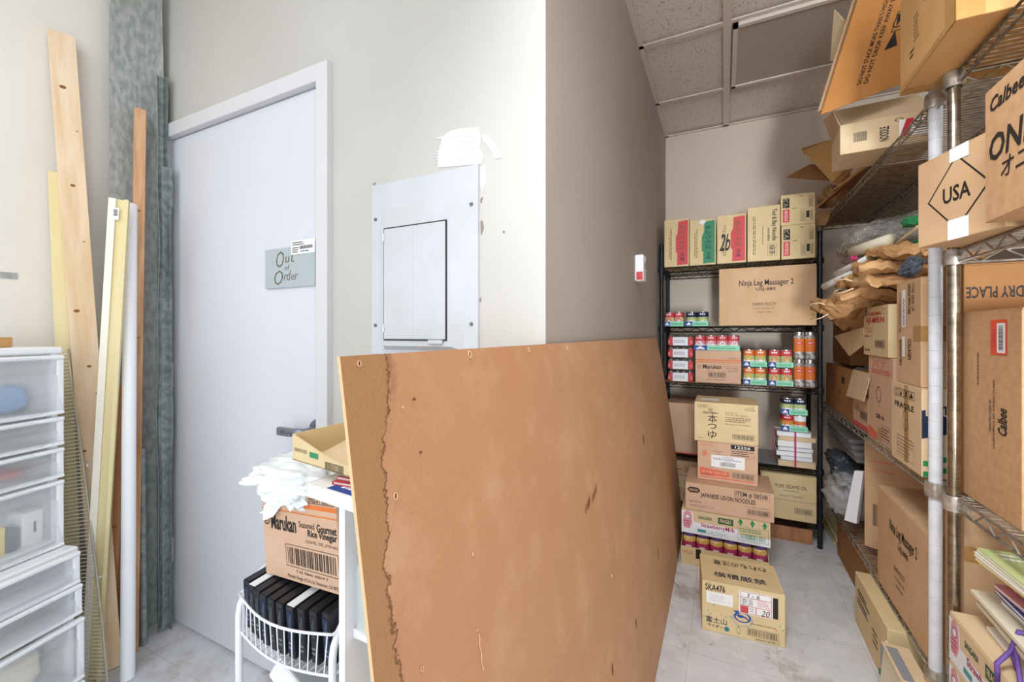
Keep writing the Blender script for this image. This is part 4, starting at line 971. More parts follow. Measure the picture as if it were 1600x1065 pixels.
# --- bottom shelf
ze = SZ['e']+.003
def pr_oil(b):
    b.text('PURE SESAME OIL', .28, .70, .84, .78, 'ink'); b.lines(.42, .63, .7, .66, 1); b.text('PRODUCT OF JAPAN', .36, .50, .76, .55, 'ink_soft'); b.rect(0, .43, 1, .436, 'ink_soft'); b.barcode(.62, .16, .93, .29)
box_y('cardboard_box', 'sesame oil carton on the lowest shelf of the black shelving', 1188, 1276, 2.92, .32, ze, Z(1240, 742, y=2.92), m='card_yellow', prints={'F': pr_oil})
zz = ze
for i, (h, lab, mm_) in enumerate(((.085, 'lowest', 'card'), (.075, 'middle', 'card_pale'), (.095, 'topmost', 'card'))):
    x0 = X(1042, 2.94); carton('cardboard_box', '%s of three small cartons at the left end of the lowest black shelf' % lab, .20-.01*i, .25, h, (x0+.10+.004*i, 2.94, zz), 0, m=mm_, prints={'F': lambda b: (b.lines(.5, .3, .95, .7, 3, 'ink_soft'), b.rect(.0, .45, .4, .5, 'brownish'))}, group='small cartons on the lowest black shelf'); zz += h+.001
# wooden tray frame on the floor below
t = thing('wooden_crate', 'shallow wooden crate on the floor under the black shelving', 'crate', (.33, 2.97, 0))
for nm, q in (('side_board', (-.13, .13, 0, .015, .012, .085)), ('side_board', (-.13, .13, .22, .235, .012, .085)), ('end_board', (-.13, -.115, .016, .219, .012, .085)), ('end_board', (.115, .13, .016, .219, .012, .085)), ('bottom_board', (-.13, .13, 0, .235, 0, .011))):
    g = MB(); g.box(*q, 'wood_red', .002); g.build(nm, t)

# ================================================================ STACK ON THE FLOOR
F0 = 2.432; xa, xb = X(1064, F0)-.0, X(1202, F0)
# jar crate: cut-down carton with six jars
ck = Z(1064, 829, y=F0)
t = thing('jar_crate', 'cut open carton tray of honey jars at the bottom of the floor stack', 'carton of jars', ((xa+xb)/2, F0, 0)); w = xb-xa; D = .27
g = MB(); g.box(-w/2, w/2, 0, D, 0, .003, 'card_yellow'); g.build('base', t)
fh = Z(1064, 851, y=F0)
g = MB(); g.box(-w/2, w/2, 0, .003, .003, fh, 'card_yellow'); g.frame((-w/2, 0, 0), (w, 0, 0), (0, 0, fh)); g.text('HILLS', .04, .60, .14, .8, 'redlabel'); g.rect(.18, .42, .24, .95, 'ink'); g.build('front_wall', t)
for x in (-w/2, w/2-.003): g = MB(); g.slab([(x, .004, .003), (x, D-.004, .003), (x, D-.004, ck-.004), (x, .10, ck-.004), (x, .03, fh), (x, .004, fh)], .003, 'card_yellow', Vector((1, 0, 0))); g.build('side_wall', t)
g = MB(); g.box(-w/2, w/2, D-.003, D, .003, ck-.004, 'card_yellow'); g.build('back_wall', t)
r = (w-.012)/12-.0004; jt = ck-.004
for i in range(6):
    for j in range(3):
        x = -w/2+.006+(2*r+.0008)*(i+.5); y = .006+r+(2*r+.001)*j
        g = MB(); g.lathe([(0, 0), (r*.95, 0), (r, .008), (r, jt*.44), (r*1.003, jt*.45), (r*1.003, jt*.70), (r, jt*.71), (r, jt*.80), (r*.82, jt*.86)], (0, 0, 0), None, 18, ['jar_gold', 'jar_gold', 'jar_gold', 'gold', 'magenta', 'gold', 'jar_gold', 'jar_gold'])
        if j == 0:
            g.frame((-r*.55, -r-.0012, jt*.52), (r*1.1, 0, 0), (0, 0, jt*.11)); g.lines(.1, .1, .9, .9, 1, 'foam')
        o = g.build('jar', t, (x, y, .0035))
        g = MB(); g.lathe([(r*.84, jt*.85), (r*.86, jt*.86), (r*.86, jt*.965), (r*.8, jt*.98), (0, jt*.98)], (0, 0, 0), 'violet', 18); g.build('lid', o)
# strawberry milk carton
def pr_milk(b):
    b.rect(0, 0, 1, .02, 'foam'); b.poly([(0, .02), (0, .92), (.13, .92), (.15, .5), (.66, .5), (.66, .32), (1, .32), (1, .02)], 'foam', .0004)
    b.poly([(.015, .45), (.03, .85), (.075, .97), (.12, .85), (.13, .45), (.10, .2), (.03, .2)], 'pink', .0006); b.disc(.072, .68, .012, 'foam', 16, 1, .0008); b.ring(.072, .68, .012, .002, 'magenta'); b.lines(.03, .25, .12, .55, 3, 'magenta')
    b.text('SANGARIA', .20, .66, .36, .80, 'green_dark', bold=.03); b.rect(.43, .60, .60, .86, 'green_dark'); b.text('FRAGILE', .45, .66, .58, .82, 'card_pale', bold=.02, e=.0012)
    b.text('StrawberryMilk', .23, .30, .62, .52, 'magenta', bold=.03, e=.0012); b.text('いちごミルク', .32, .10, .52, .24, 'teal', e=.0012); b.rect(.19, .12, .29, .24, 'teal', .001)
    for u in (.68, .81, .94): b.poly([(u-.03, .80), (u, .98), (u+.03, .80), (u+.012, .80), (u+.012, .70), (u-.012, .70), (u-.012, .80)], 'green')
    b.outline(.65, .12, .98, .66, 'green', .0014, .001); b.lines(.67, .44, .96, .62, 2, 'green'); b.barcode(.67, .15, .96, .42, 'green', False)
mk0 = ck; mk1 = Z(1066, 792, y=F0)
box_y('cardboard_box', 'strawberry milk carton above the honey jars in the floor stack', 1065, 1204, F0-.003, .27, mk0, mk1, m='card_pale', prints={'F': pr_milk})
def pr_udon(b):
    b.poly([(.02, .76), (.05, .86), (.15, .86), (.18, .76), (.15, .66), (.05, .66)], 'ink'); b.text('SHIRAKIKU', .045, .71, .155, .81, 'card', bold=.02, e=.0012)
    b.text('ITEM # 08508', .585, .76, .93, .94, 'ink', bold=.01); b.outline(.57, .73, .95, .97, 'ink', .001); b.text('JAPANESE UDON NOODLES', .18, .49, .80, .70, 'ink', bold=.02)
    b.text('KEEP FROZEN', .05, .30, .19, .36, 'ink'); b.text('NISHIMOTO TRADING CO., LTD.', .05, .14, .34, .21, 'ink_soft'); b.text('CTN/12/28.21 OZ (800G)', .68, .40, .94, .47, 'ink_soft'); b.barcode(.71, .17, .95, .36)
ud1 = Z(1071, 752, y=F0-.01)
box_y('cardboard_box', 'japanese udon noodles carton in the middle of the floor stack', 1071, 1210, F0-.012, .29, mk1+.001, ud1, m='card_pink', prints={'F': pr_udon})
def pr_12256(b):
    b.text('ITEM No.', .05, .90, .28, .96, 'coral'); b.disc(.12, .70, .013, 'coral'); b.lines(.07, .66, .17, .74, 2, 'card', ); b.lines(.28, .76, .45, .79, 1); b.ring(.36, .69, .007, .0012)
    b.rect(.565, .88, .945, .99, 'ink'); b.text('12256', .63, .90, .88, .97, 'paper', e=.0012, bold=.01); b.outline(.565, .66, .945, .87, 'ink_soft', .001); b.lines(.58, .70, .93, .85, 3, 'ink'); b.rect(.565, .73, .945, .735, 'ink_soft')
    b.disc(.18, .355, .0015, 'ink'); b.rect(.22, .345, .24, .365, 'ink'); b.rect(.26, .345, .28, .365, 'ink')
    b.poly([(.04, .13), (.04, .33), (.54, .26), (.54, .13)], 'coral'); b.rect(.04, .07, .95, .10, 'coral'); b.text('本つゆ つゆの素', .08, .18, .5, .25, 'card_pale', e=.0012); b.lines(.07, .135, .3, .165, 1, 'card_pale'); b.barcode(.58, .13, .94, .28)
def st_12256(g): g.text('IMPORTED BY', .35, .84, .66, .92, 'blue'); g.lines(.06, .62, .95, .80, 2, 'blue'); g.lines(.4, .52, .62, .58, 1, 'ink_soft'); g.barcode(.28, .14, .72, .46, 'ink')
k0 = Z(1085, 687, y=2.50)
st1 = box_y('cardboard_box', 'carton numbered 12256 with a white label above the udon carton', 1090, 1184.5, 2.50, .26, ud1+.001, k0, m='card_pink', prints={'F': pr_12256}, stickers=[('F', .235, .36, .79, .67, 'paper', st_12256)])
def pr_kik(b):
    b.text('本', .22, .50, .37, .71, 'ink', bold=.035); b.text('つ', .22, .33, .36, .47, 'ink', bold=.035); b.text('ゆ', .22, .09, .36, .29, 'ink', bold=.035)
    b.ring(.262, .83, .011, .0025, 'ink', 6); b.text('KIKKOMAN', .14, .725, .38, .775, 'ink', bold=.03); b.outline(.05, .88, .21, .95, 'ink'); b.text('43 345', .07, .895, .19, .935, 'ink')
    b.disc(.262, .83, .003, 'ink')
    b.text('No 0288', .84, .93, .93, .96, 'ink'); b.text('02226', .80, .86, .95, .92, 'ink'); b.text('HONTSUYU', .50, .76, .68, .80, 'ink_soft'); b.text('33.81 FL. OZ. (500mL)', .50, .70, .85, .745, 'ink'); b.lines(.50, .54, .95, .68, 3, 'ink_soft'); b.text('PRODUCT OF JAPAN', .50, .46, .88, .505, 'ink'); b.lines(.66, .34, .86, .38, 1, 'card')
    b.barcode(.61, .12, .94, .25); b.lines(.04, .07, .18, .09, 1, 'ink')
k1 = Z(1085, 627, y=2.495)
box_y('cardboard_box', 'soy sauce carton with large japanese characters topmost in the floor stack', 1085, 1185, 2.495, .26, k0+.001, k1, m='card_yellow', prints={'F': pr_kik, 'T': lambda b: b.rect(.08, .25, .40, .6, 'paper', .0006)})

# --- single carton in front
def pr_ska(b):
    b.text('SKA476', .04, .83, .29, .96, 'ink', bold=.02); b.lines(.05, .965, .12, .985, 1)
    b.text('富士山', .05, .19, .31, .31, 'navy', bold=.02); b.text('サイダー', .07, .10, .26, .17, 'ink', bold=.01); b.disc(.31, .12, .010, 'teal'); b.text('水', .285, .085, .335, .155, 'ink', e=.0012)
    b.ring(.50, .42, .030, .006, 'blue', 28, .7); b.poly([(.40, .46), (.47, .40), (.52, .42), (.60, .36), (.56, .42), (.50, .46)], 'blue'); b.ring(.50, .38, .036, .002, 'skyblue', 28, .8); b.poly([(.38, .52), (.46, .46), (.48, .54)], 'blue')
    for u, v, c in ((.08, .42, 'teal'), (.11, .36, 'teal'), (.45, .82, 'teal'), (.30, .36, 'teal'), (.02, .28, 'teal'), (.24, .38, 'coral'), (.36, .38, 'teal'), (.94, .40, 'teal'), (.97, .33, 'teal'), (.15, .55, 'teal'), (.33, .60, 'coral'), (.93, .08, 'teal'), (.60, .33, 'teal'), (.90, .30, 'coral'), (.45, .22, 'green')):
        b.poly([(u-.010, v), (u, v+.016), (u+.010, v+.004), (u, v-.016)], c)
    b.ring(.455, .15, .007, .0012, 'greenlabel', 18, 2.2); b.lines(.62, .32, .90, .35, 1, 'brownish'); b.barcode(.56, .10, .92, .24); b.text('340ml×20本入', .65, .03, .94, .08, 'ink')
    b.rect(.86, .52, .92, .92, 'ink'); 
def st_ship(g):
    g.outline(.03, .03, .97, .97, 'red', .0016, .0004); g.rect(.05, .70, .95, .72, 'red', .0005); g.rect(.05, .34, .95, .36, 'red', .0005); g.rect(.5, .05, .52, .34, 'red', .0005); g.rect(.05, .05, .28, .33, 'redlabel', .0005)
    g.text('3 - 6', .22, .74, .62, .92, 'ink', shear=.2); g.text('京浜', .07, .37, .42, .68, 'ink', shear=.1, bold=-.005); g.text('20', .66, .04, .92, .30, 'ink', shear=.3); g.lines(.55, .4, .92, .68, 4, 'pink'); g.lines(.32, .1, .48, .3, 2, 'greybag')
def st_white(g): g.lines(.12, .2, .75, .85, 4, 'violet', fill=.14); g.lines(.8, .2, .95, .4, 2, 'greybag', fill=.2)
A = at(1097, 983, z=0); B_ = at(1227, 1013, z=0); w = (B_-A).length; rz = math.atan2(B_.y-A.y, B_.x-A.x); hS = Z(1097, 905, y=A.y)
def pr_top(b):
    b.text('われもの注意', .18, .66, .88, .84, 'ink', rot=180, bold=.015); b.text('横積厳禁', .16, .20, .82, .38, 'navy', bold=.01)
carton('cardboard_box', 'single soda carton marked SKA476 on the floor in front of the stack', w, .225, hS, ((A.x+B_.x)/2, (A.y+B_.y)/2, .0005), rz, m='card_yellow', prints={'F': pr_ska, 'T': pr_top},
       stickers=[('F', .055, .57, .385, .80, 'paper', st_white), ('F', .46, .50, .855, .94, 'paper', st_ship)])
g = MB(); pts = [at(1050, 905, z=.002), at(1056, 911, z=.010), at(1062, 918, z=.003)]; g.tube(pts, .0012, 'green', 5); tag(g.build('plant_twig'), 'tiny green twig on the floor beside the hardboard foot', 'twig')

# ================================================================ RIGHT: CHROME WIRE RACKS
XF, XK = .549, 1.01
Y0, Y1 = 1.649, 3.30
rk = thing('wire_shelving_unit', 'long chrome wire rack along the right wall beyond the white pole', 'shelving', (0, 0, 0))
RZ_ = (1.905, .785, .245)
for x, y in ((XF, Y0), (XK, Y0), (XF, Y1), (XK, Y1)):
    if (x, y) == (XF, Y0): p = post(rk, x, y, 1.93, 'post_white', .0155, True, .0508)
    else: post(rk, x, y, 1.93, 'chrome', .0127)
    for z in RZ_: collar(rk, x, y, z+.004, 'chrome_dull', .0235, .042)
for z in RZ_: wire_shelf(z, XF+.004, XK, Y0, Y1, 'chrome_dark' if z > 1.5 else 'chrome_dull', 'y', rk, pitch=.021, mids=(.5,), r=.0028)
nk = thing('wire_shelving_unit', 'chrome wire rack nearest the viewer with the ribbed chrome post', 'shelving', (0, 0, 0))
N0, N1 = .12, 1.538
NZ = (1.905, 1.435, .785, .245)
for x, y in ((XF, N1), (XK, N1), (XF, N0), (XK, N0)):
    post(nk, x, y, 1.93, 'chrome', .0135)
    for z in NZ: collar(nk, x, y, z+.004, 'chrome_dull', .0225, .040)
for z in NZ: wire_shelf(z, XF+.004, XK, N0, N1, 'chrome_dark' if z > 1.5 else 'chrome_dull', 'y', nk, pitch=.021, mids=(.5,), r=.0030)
g = MB(); g.tube([(XF, Y0+.0, 1.86), (XF+.0, N1, 1.868)], .003, 'chrome_dull', 6); g.build('tie_bar', nk)

# --- far rack, middle shelf
zs = RZ_[1]+.004
def tp(px, py, x): return Z(px, py, x=x)
def pr_qb(b):
    b.text('QB-16', .34, .27, .66, .33, 'ink', bold=.03); b.ring(.45, .56, .028, .003, 'ink', 28, 1.15); b.ring(.45, .47, .022, .0012, 'ink_soft', 28, .8); b.text('八丁', .2, .88, .75, .95, 'coral', bold=.02); b.text('CHOPSTICKS', .12, .80, .88, .86, 'coral', bold=.03)
    b.outline(.55, .05, .9, .22, 'ink_soft', .001); b.lines(.57, .07, .88, .2, 4, 'ink_soft'); b.poly([(0, 0), (0, .14), (.4, .09), (.4, 0)], 'coral', .0004)
box_x('cardboard_box', 'tall QB-16 carton under the small yellow carton on the right rack', 1357, 1396, .552, .22, zs, tp(1375, 557, .552), m='card_pink', prints={'F': pr_qb, 'R': lambda b: b.lines(.1, .7, .6, .9, 3, 'coral')}, tape=[('F', .4, .0, .55, .16, 'tape_tan')])
zq = tp(1375, 557, .552)
def pr_aji(b):
    b.text('A KIKKOMAN', .22, .83, .75, .90, 'red', bold=.02); b.text('AJI-MIRIN', .12, .64, .86, .80, 'red', bold=.05); b.text('PRODUCT', .12, .54, .42, .59, 'coral'); b.text('OF JAPAN', .12, .47, .42, .52, 'coral'); b.text('500mL x 12', .06, .38, .38, .43, 'ink'); b.barcode(.50, .17, .88, .33); b.text('43 345', .06, .09, .3, .14, 'ink', bold=.03)
    b.outline(.06, .84, .18, .94, 'ink'); b.outline(.78, .84, .92, .94, 'ink')
box_x('cardboard_box', 'small yellow carton with red print on top of the QB-16 carton', 1349.5, 1388, .545, .20, zq+.001, tp(1370, 478, .545), m='card_yellow', prints={'F': pr_aji, 'R': lambda b: b.text('味', .3, .2, .6, .35, 'coral')}, group=None)
def pr_frag(b):
    for i in range(4):
        u = .12+.17*i; b.outline(u, .84, u+.165, .94, 'ink', .0016)
    b.ring(.2, .89, .008, .0016); b.poly([(.32, .86), (.36, .92), (.40, .86)], 'ink'); b.rect(.50, .855, .56, .925, 'ink'); b.poly([(.64, .86), (.70, .93), (.76, .86)], 'ink')
    b.text('FRAGILE', .14, .70, .78, .77, 'ink', bold=.02); b.ring(.5, .56, .022, .002, 'ink_soft', 20, 1.6); b.ring(.55, .52, .014, .002, 'ink_soft', 20, 1.2); b.outline(.22, .08, .78, .34, 'ink_soft', .001); b.lines(.22, .10, .80, .36, 6, 'ink', fill=.18)
    b.rect(.46, .05, .60, 1, 'tape_tan', .0004)
def pr_fr(b):
    b.poly([(0, .44), (0, .76), (.6, .98), (.6, .66)], 'navy'); b.text('DUR', .03, .70, .36, .80, 'card_pale', bold=.03, e=.0012)
    for i in range(6):
        for j in range(4):
            if (i+j) % 2 == 0: b.rect(.01+.10*i, .01+.06*j, .11+.10*i, .07+.06*j, 'green')
zf = tp(1415, 600, .530)
box_x('cardboard_box', 'carton marked fragile with a navy stripe beside the white pole', 1393, 1440, .530, .30, zs, zf, m='card_pale', prints={'F': pr_frag, 'R': pr_fr})
def pr_tall(b):
    b.text('HANDLE WITH CARE', .50, .68, .62, .97, 'ink', rot=270, bold=.02); b.text('THIS SIDE UP', .66, .7, .76, .97, 'ink', rot=270); b.lines(.1, .5, .2, .97, 2, 'ink_soft', vert=True); b.barcode(.12, .16, .26, .44, 'ink', False, vert=True); b.text('COLLAGEN', .50, .24, .64, .44, 'ink', rot=270, bold=.02)
zt2 = tp(1438, 432, .532)
box_x('cardboard_box', 'tall carton with white labels standing on the fragile carton', 1401, 1439, .535, .28, zf+.001, zt2, m='card', prints={'F': pr_tall, 'R': lambda b: b.rect(0, .42, 1, .56, 'tape_tan', .0006)},
      stickers=[('F', .26, .55, .42, .92, 'paper', lambda g: g.lines(.3, .05, .8, .95, 2, 'blue', vert=True)), ('F', .26, .26, .40, .46, 'paper', None)], tape=[('F', .72, .42, 1, .56, 'tape_tan')])
def pr_small(b): b.lines(.1, .5, .5, .7, 3, 'ink_soft'); b.barcode(.5, .3, .95, .6); b.rect(0, .02, 1, .16, 'redlabel')
box_x('cardboard_box', 'small carton with a red bottom stripe left of the QB-16 carton', 1333, 1356.5, .556, .2, zs, tp(1345, 618, .556), m='card_pink', prints={'F': pr_small})
# fruit tray carton, open with flaps
yA, yB = Y(1334, .56), Y(1291, .56); wf = yB-yA; hf = tp(1312, 572, .56)-zs
t = thing('open_cardboard_box', 'open brown fruit carton with hand holes at the far end of the rack', 'cardboard box', (.56, (yA+yB)/2, zs), -pi/2)
g = MB(); g.box(-wf/2, wf/2, 0, .004, 0, hf, 'card_dark'); g.frame((-wf/2, 0, 0), (wf, 0, 0), (0, 0, hf))
for u, v in ((.12, .72), (.28, .5), (.28, .75), (.55, .45)): g.disc(u, v, .010, 'gap', 14)
g.rect(.62, .66, .72, .80, 'ink'); g.rect(.85, .5, .95, .56, 'ink'); g.build('front_wall', t)
g = MB(); g.box(-wf/2, wf/2, .296, .30, 0, hf, 'card_dark'); g.build('back_wall', t)
for x in (-wf/2, wf/2-.004): g = MB(); g.box(x, x+.004, .005, .295, 0, hf, 'card_dark'); g.build('side_wall', t)
g = MB(); g.box(-wf/2+.005, wf/2-.005, .005, .295, 0, .004, 'card_dark'); g.build('base', t)
g = MB(); crumple(g, (.02, .13, hf*.55), (.13, .10, hf*.42), 'greybag', 6, .3, 4); g.build('plastic_liner', t)
g = MB(); p = [at(a, b, x=c) for a, b, c in ((1322, 618, .54), (1349, 627, .535), (1357, 597, .545), (1357, 583, .555), (1333, 577, .558))]; g.slab(p, .003, 'card_pale', Vector((1, 0, 0)))
o = g.build('loose_flap'); o.parent = t; o.matrix_parent_inverse = t.matrix_world.inverted() if 0 else (Matrix.Translation(t.location) @ Euler(t.rotation_euler).to_matrix().to_4x4()).inverted()
g = MB(); p = [at(a, b, x=c) for a, b, c in ((1303, 525, .56), (1349, 511, .545), (1350, 538, .545), (1327, 556, .545))]; g.slab(p, .003, 'card_pale', Vector((1, 0, 0)))
g.build('cardboard_flap'); o = bpy.data.objects['cardboard_flap']; tag(o, 'pale triangular cardboard flap under the brown paper bags', 'cardboard')
yA2, yB2 = Y(1310, .58), Y(1291, .58); z2 = zs+hf+.002
t = carton('cardboard_box', 'dark brown carton with a hand hole behind the pale triangular flap', yB2-yA2+.1, .2, tp(1300, 495, .6)-z2, (.62, (yA2+yB2)/2-.02, z2), -pi/2, m='card_dark', prints={'F': lambda b: (b.disc(.4, .3, .012, 'gap'), b.rect(.3, .7, .36, .85, 'ink'))})

# --- heap of paper bags, rolls and bubble wrap above
def crease_bag(name, label, cx, cy, zc_, s, seed, mt='kraft', rot=(0,0,0), handles=True, amp=.30):
    t = thing(name, label, 'paper bag', (cx, cy, zc_), 0, 'brown paper bags heaped on the right rack')
    t.rotation_euler = rot
    g = MB(); bm = bmesh.new(); bmesh.ops.create_cube(bm, size=2); bmesh.ops.subdivide_edges(bm, edges=bm.edges[:], cuts=17, use_grid_fill=True)
    off = Vector((seed*5.1, seed*2.2, seed)); vs = []
    for v in bm.verts:
        p = v.co; q = Vector((p.x*1.3, p.y*1.7, 0))+off
        f = noise.noise(q); r1 = 1-abs(noise.noise(q*1.7))*2.4; r2 = 1-abs(noise.noise(q*3.9+Vector((3, 1, 7))))*2.2
        ex = 1-.55*max(abs(p.x), abs(p.y))**4
        wx = 1+.10*noise.noise(Vector((p.y*2.1, p.z*.5, seed)))-.10*abs(p.y)**3; wy = 1+.16*noise.noise(Vector((p.x*2.4, p.z*.5, seed+9)))
        z_ = p.z*s[2]*ex*(1+.4*f)+s[2]*(f*1.3+.55*r1*.9+.35*r2)*(1 if amp > .2 else .4)+s[2]*.6*p.x*noise.noise(Vector((seed, p.y, 3)))
        vs.append((p.x*s[0]*wx, p.y*s[1]*wy, z_))
    bm.verts.index_update(); g.add(vs, [[q.index for q in f.verts] for f in bm.faces], mt); bm.free(); g.build('bag_body', t)
    if handles:
        for k in (-1, 1):
            g = MB(); g.tube([(-s[0]*.98, s[1]*(-.4), k*s[2]*.5), (-s[0]*1.12, s[1]*(-.35), k*s[2]*.9), (-s[0]*1.22, 0, k*s[2]*1.0-.005), (-s[0]*1.12, s[1]*.35, k*s[2]*.9), (-s[0]*.98, s[1]*.4, k*s[2]*.5)], .0026, 'card_pale', 6); g.build('handle', t)
    return t
def hp_(px, py, d): return at(px, py, d=d)
for i, (px, py, d, s, rt, lab) in enumerate((
    (1330, 478, 1.95, (.19, .15, .030), (0, -.10, .25), 'lowest folded brown paper bag with loose handles over the yellow carton'),
    (1352, 462, 1.83, (.17, .17, .020), (.05, -.08, -.15), 'folded brown paper bag second from the bottom of the heap'),
    (1372, 443, 1.72, (.17, .18, .022), (.08, -.02, .1), 'wide creased paper bag in the middle of the heap'),
    (1385, 423, 1.66, (.16, .17, .022), (.10, .04, -.2), 'crumpled paper bag just under the rolled papers'),
    (1408, 402, 1.58, (.14, .14, .020), (.14, .06, .1), 'brown paper bag nearest the USA carton in the heap'))):
    p = hp_(px, py, d); crease_bag('paper_bag', lab, p.x+.06, p.y, p.z, (s[0], s[1], s[2]*1.25), i+1, rot=rt, handles=i in (0, 2))
g = MB(); p = [at(a, b, x=c) for a, b, c in ((1293, 497, .56), (1318, 517, .53), (1350, 490, .53), (1352, 468, .55), (1306, 484, .56))]; g.slab(p, .003, 'kraft', Vector((1, 0, 0)))
tag(g.build('paper_bag'), 'brown paper bag bottom fold pointing out below the heap', 'paper bag', 'brown paper bags heaped on the right rack')
bw = thing('bubble_wrap_roll', 'big grey bundle of bubble wrap at the far end of the rack', 'bubble wrap', hp_(1345, 385, 2.1))
g = MB(); crumple(g, (0, 0, 0), (.19, .25, .10), 'bubble_wrap', 12, .17, 5, (radians(-6), radians(-14), radians(-18)), 1.4, .4); g.build('wrap', bw)
g = MB(); crumple(g, (.18, -.18, .05), (.15, .17, .05), 'bubble_wrap', 14, .17, 4, (radians(-6), radians(-8), 0), 1.4, .4); g.build('loose_end', bw)
bw.location.x += .10
for i, (a, b, d0, d1, r, mt, lab) in enumerate((((1288, 448), (1350, 418), 1.95, 1.75, .016, 'paper', 'white rolled paper lowest of the rolls sticking out of the heap'),
        ((1306, 428), (1362, 400), 1.88, 1.68, .012, 'paper', 'thin white rolled paper second from the bottom of the rolls'),
        ((1333, 393), (1392, 374), 1.78, 1.60, .022, 'cream', 'thick cream patterned roll on top of the rolls'),
        ((1352, 412), (1432, 378), 1.72, 1.50, .007, 'green', 'green stick lying between the paper rolls'),
        ((1330, 424), (1440, 372), 1.80, 1.46, .005, 'green_dark', 'dark green stem under the cream roll'),
        ((1400, 382), (1436, 352), 1.6, 1.48, .007, 'card_pale', 'pale wooden dowel at the top of the heap'))):
    A, B = at(*a, d=d0), at(*b, d=d1); g = MB(); g.tube([A, A.lerp(B, .5), B], r, mt, 12)
    if r > .01: dd = (B-A).normalized(); g.tube([A-dd*.0012, A+dd*.001], r*.6, 'gap', 12)
    tag(g.build('paper_roll' if r > .01 else 'plant_stick'), lab, 'paper roll' if r > .01 else 'stick')
p = at(1376, 398, d=1.62); g = MB(); crumple(g, (0, 0, 0), (.028, .02, .016), 'green_dark', 3, .3, 3); tag(g.build('plastic_clip', None, p), 'dark green plastic clip on the paper rolls', 'clip')
p = at(1334, 403, d=1.74); g = MB(); crumple(g, (0, 0, 0), (.012, .010, .010), 'magenta', 3, .3, 3); tag(g.build('paper_wrapper', None, p), 'small magenta wrapper beside the cream roll', 'wrapper')
p = at(1428, 346, d=1.50); g = MB(); crumple(g, (0, 0, 0), (.03, .03, .018), 'green', 5, .3, 3); tag(g.build('green_cloth', None, p), 'bright green cloth tucked behind the USA carton', 'cloth')
p = at(1424, 417, d=1.42); g = MB(); crumple(g, (0, 0, 0), (.024, .03, .034), 'blackbag', 7, .4, 4, (0, .5, 0)); tag(g.build('dark_cloth', None, p), 'small dark crumpled cloth on the tall labelled carton', 'cloth')
p = at(1340, 420, d=1.95); 
crease_bag('paper_bag', 'brown paper bag lying at the back of the heap against the bubble wrap', p.x+.20, p.y+.0, p.z-.02, (.15, .22, .03), 21, rot=(.1, .1, .3), handles=False)

# --- far rack, top shelf
zt3 = RZ_[0]+.004
def slab_px(name, label, cat, pts, th, mt, n=(0, 1, 0), pf=None, group=None, back=None):
    P = [at(a, b, d=d) for a, b, d in pts]; nn = (P[1]-P[0]).cross(P[2]-P[0]).normalized()
    if nn.dot(P[0]-Vector((0, 0, CAMZ))) < 0: nn = -nn
    g = MB(); 
    # flatten to the plane of the first three corners
    for i in range(3, len(P)): r_ = ray(pts[i][0], pts[i][1]); P[i] = Vector((0,0,CAMZ))+r_*((P[0]-Vector((0,0,CAMZ))).dot(nn)/r_.dot(nn))
    base = P[0].copy(); Q = [p-base for p in P]; g.slab(Q, th, mt, nn)
    if th > .005:
        mid = [q+nn*(th*.4) for q in Q]; c0 = sum(Q, Vector())/len(Q)
    if pf: pf(g, Q, nn)
    o = g.build(name, None, base); return tag(o, label, cat, group)
A = at(1310, 240, d=1.655); Bx = at(1440, 208, d=1.50)
xl = .405; lw = .28; yl = 2.04
def pr_low(b):
    b.barcode(.14, .30, .30, .72, 'ink', False); b.text('NOODLE', .42, .22, .52, .70, 'ink', rot=90, bold=.03); b.ring(.62, .84, .012, .003, 'ink', 20, .6)
t = carton('open_cardboard_box', 'shallow pale carton with a raised lid on the far rack top', lw, .20, .115, (xl+lw/2, yl, zt3), radians(-3), m='card_pale', prints={'F': pr_low}, stickers=[('F', .62, .22, .98, .80, 'paper', lambda g: (g.poly([(0, 0), (.18, 0), (.42, 1), (.2, 1)], 'red', .0004), g.lines(.45, .2, .95, .8, 4, 'ink_soft')))], flaps=False)
g = MB(); g.slab([(-lw/2+.01, .02, .117), (lw/2, .02, .117), (lw/2-.02, .15, .235), (-lw/2+.0, .15, .235)], .003, 'card_pale', Vector((0, -1, .9)).normalized()); g.build('raised_flap', t)
g = MB(); g.slab([(-lw/2, .0, .115), (-lw/2, .18, .115), (-lw/2-.028, .19, .23), (-lw/2-.018, .02, .185)], .003, 'card', Vector((-1, 0, -.2)).normalized()); g.build('side_flap', t)
def pf_big(g, Q, nn):
    e1 = (Q[3]-Q[0]); e2 = (Q[1]-Q[0]); 
    n_ = -nn; g.frame(Q[0], e2, e1); g.N = n_
    # text columns climbing along the long side
    g.text('DO NOT STACK MORE THAN 5 HIGH FOR SHIPPING', .37, .13, .43, .98, 'ink', rot=90, bold=.02); g.text('DO NOT DROP KEEP AWAY FROM WATER', .46, .12, .52, .98, 'ink', rot=90, bold=.02)
    g.poly([(.60, .33), (.76, .33), (.66, .46)], 'ink'); g.poly([(.66, .48), (.72, .58), (.62, .58)], 'ink'); g.outline(.61, .45, .74, .60, 'ink', .003); g.ring(.68, .52, .022, .004, 'ink'); g.outline(.78, .36, .90, .58, 'ink', .003)
slab_px('flattened_box', 'large flattened carton with printed columns leaning out over the aisle', 'flattened box', [(1283, 179, 1.60), (1408, 131, 1.56), (1474, -40, 1.50), (1353, -40, 1.55)], .007, 'card_deep', pf=pf_big)
slab_px('flattened_box', 'thin second layer of card just left of the large flattened carton', 'flattened box', [(1279, 174, 1.63), (1340, 140, 1.63), (1400, -40, 1.57), (1346, -40, 1.58)], .005, 'card', )
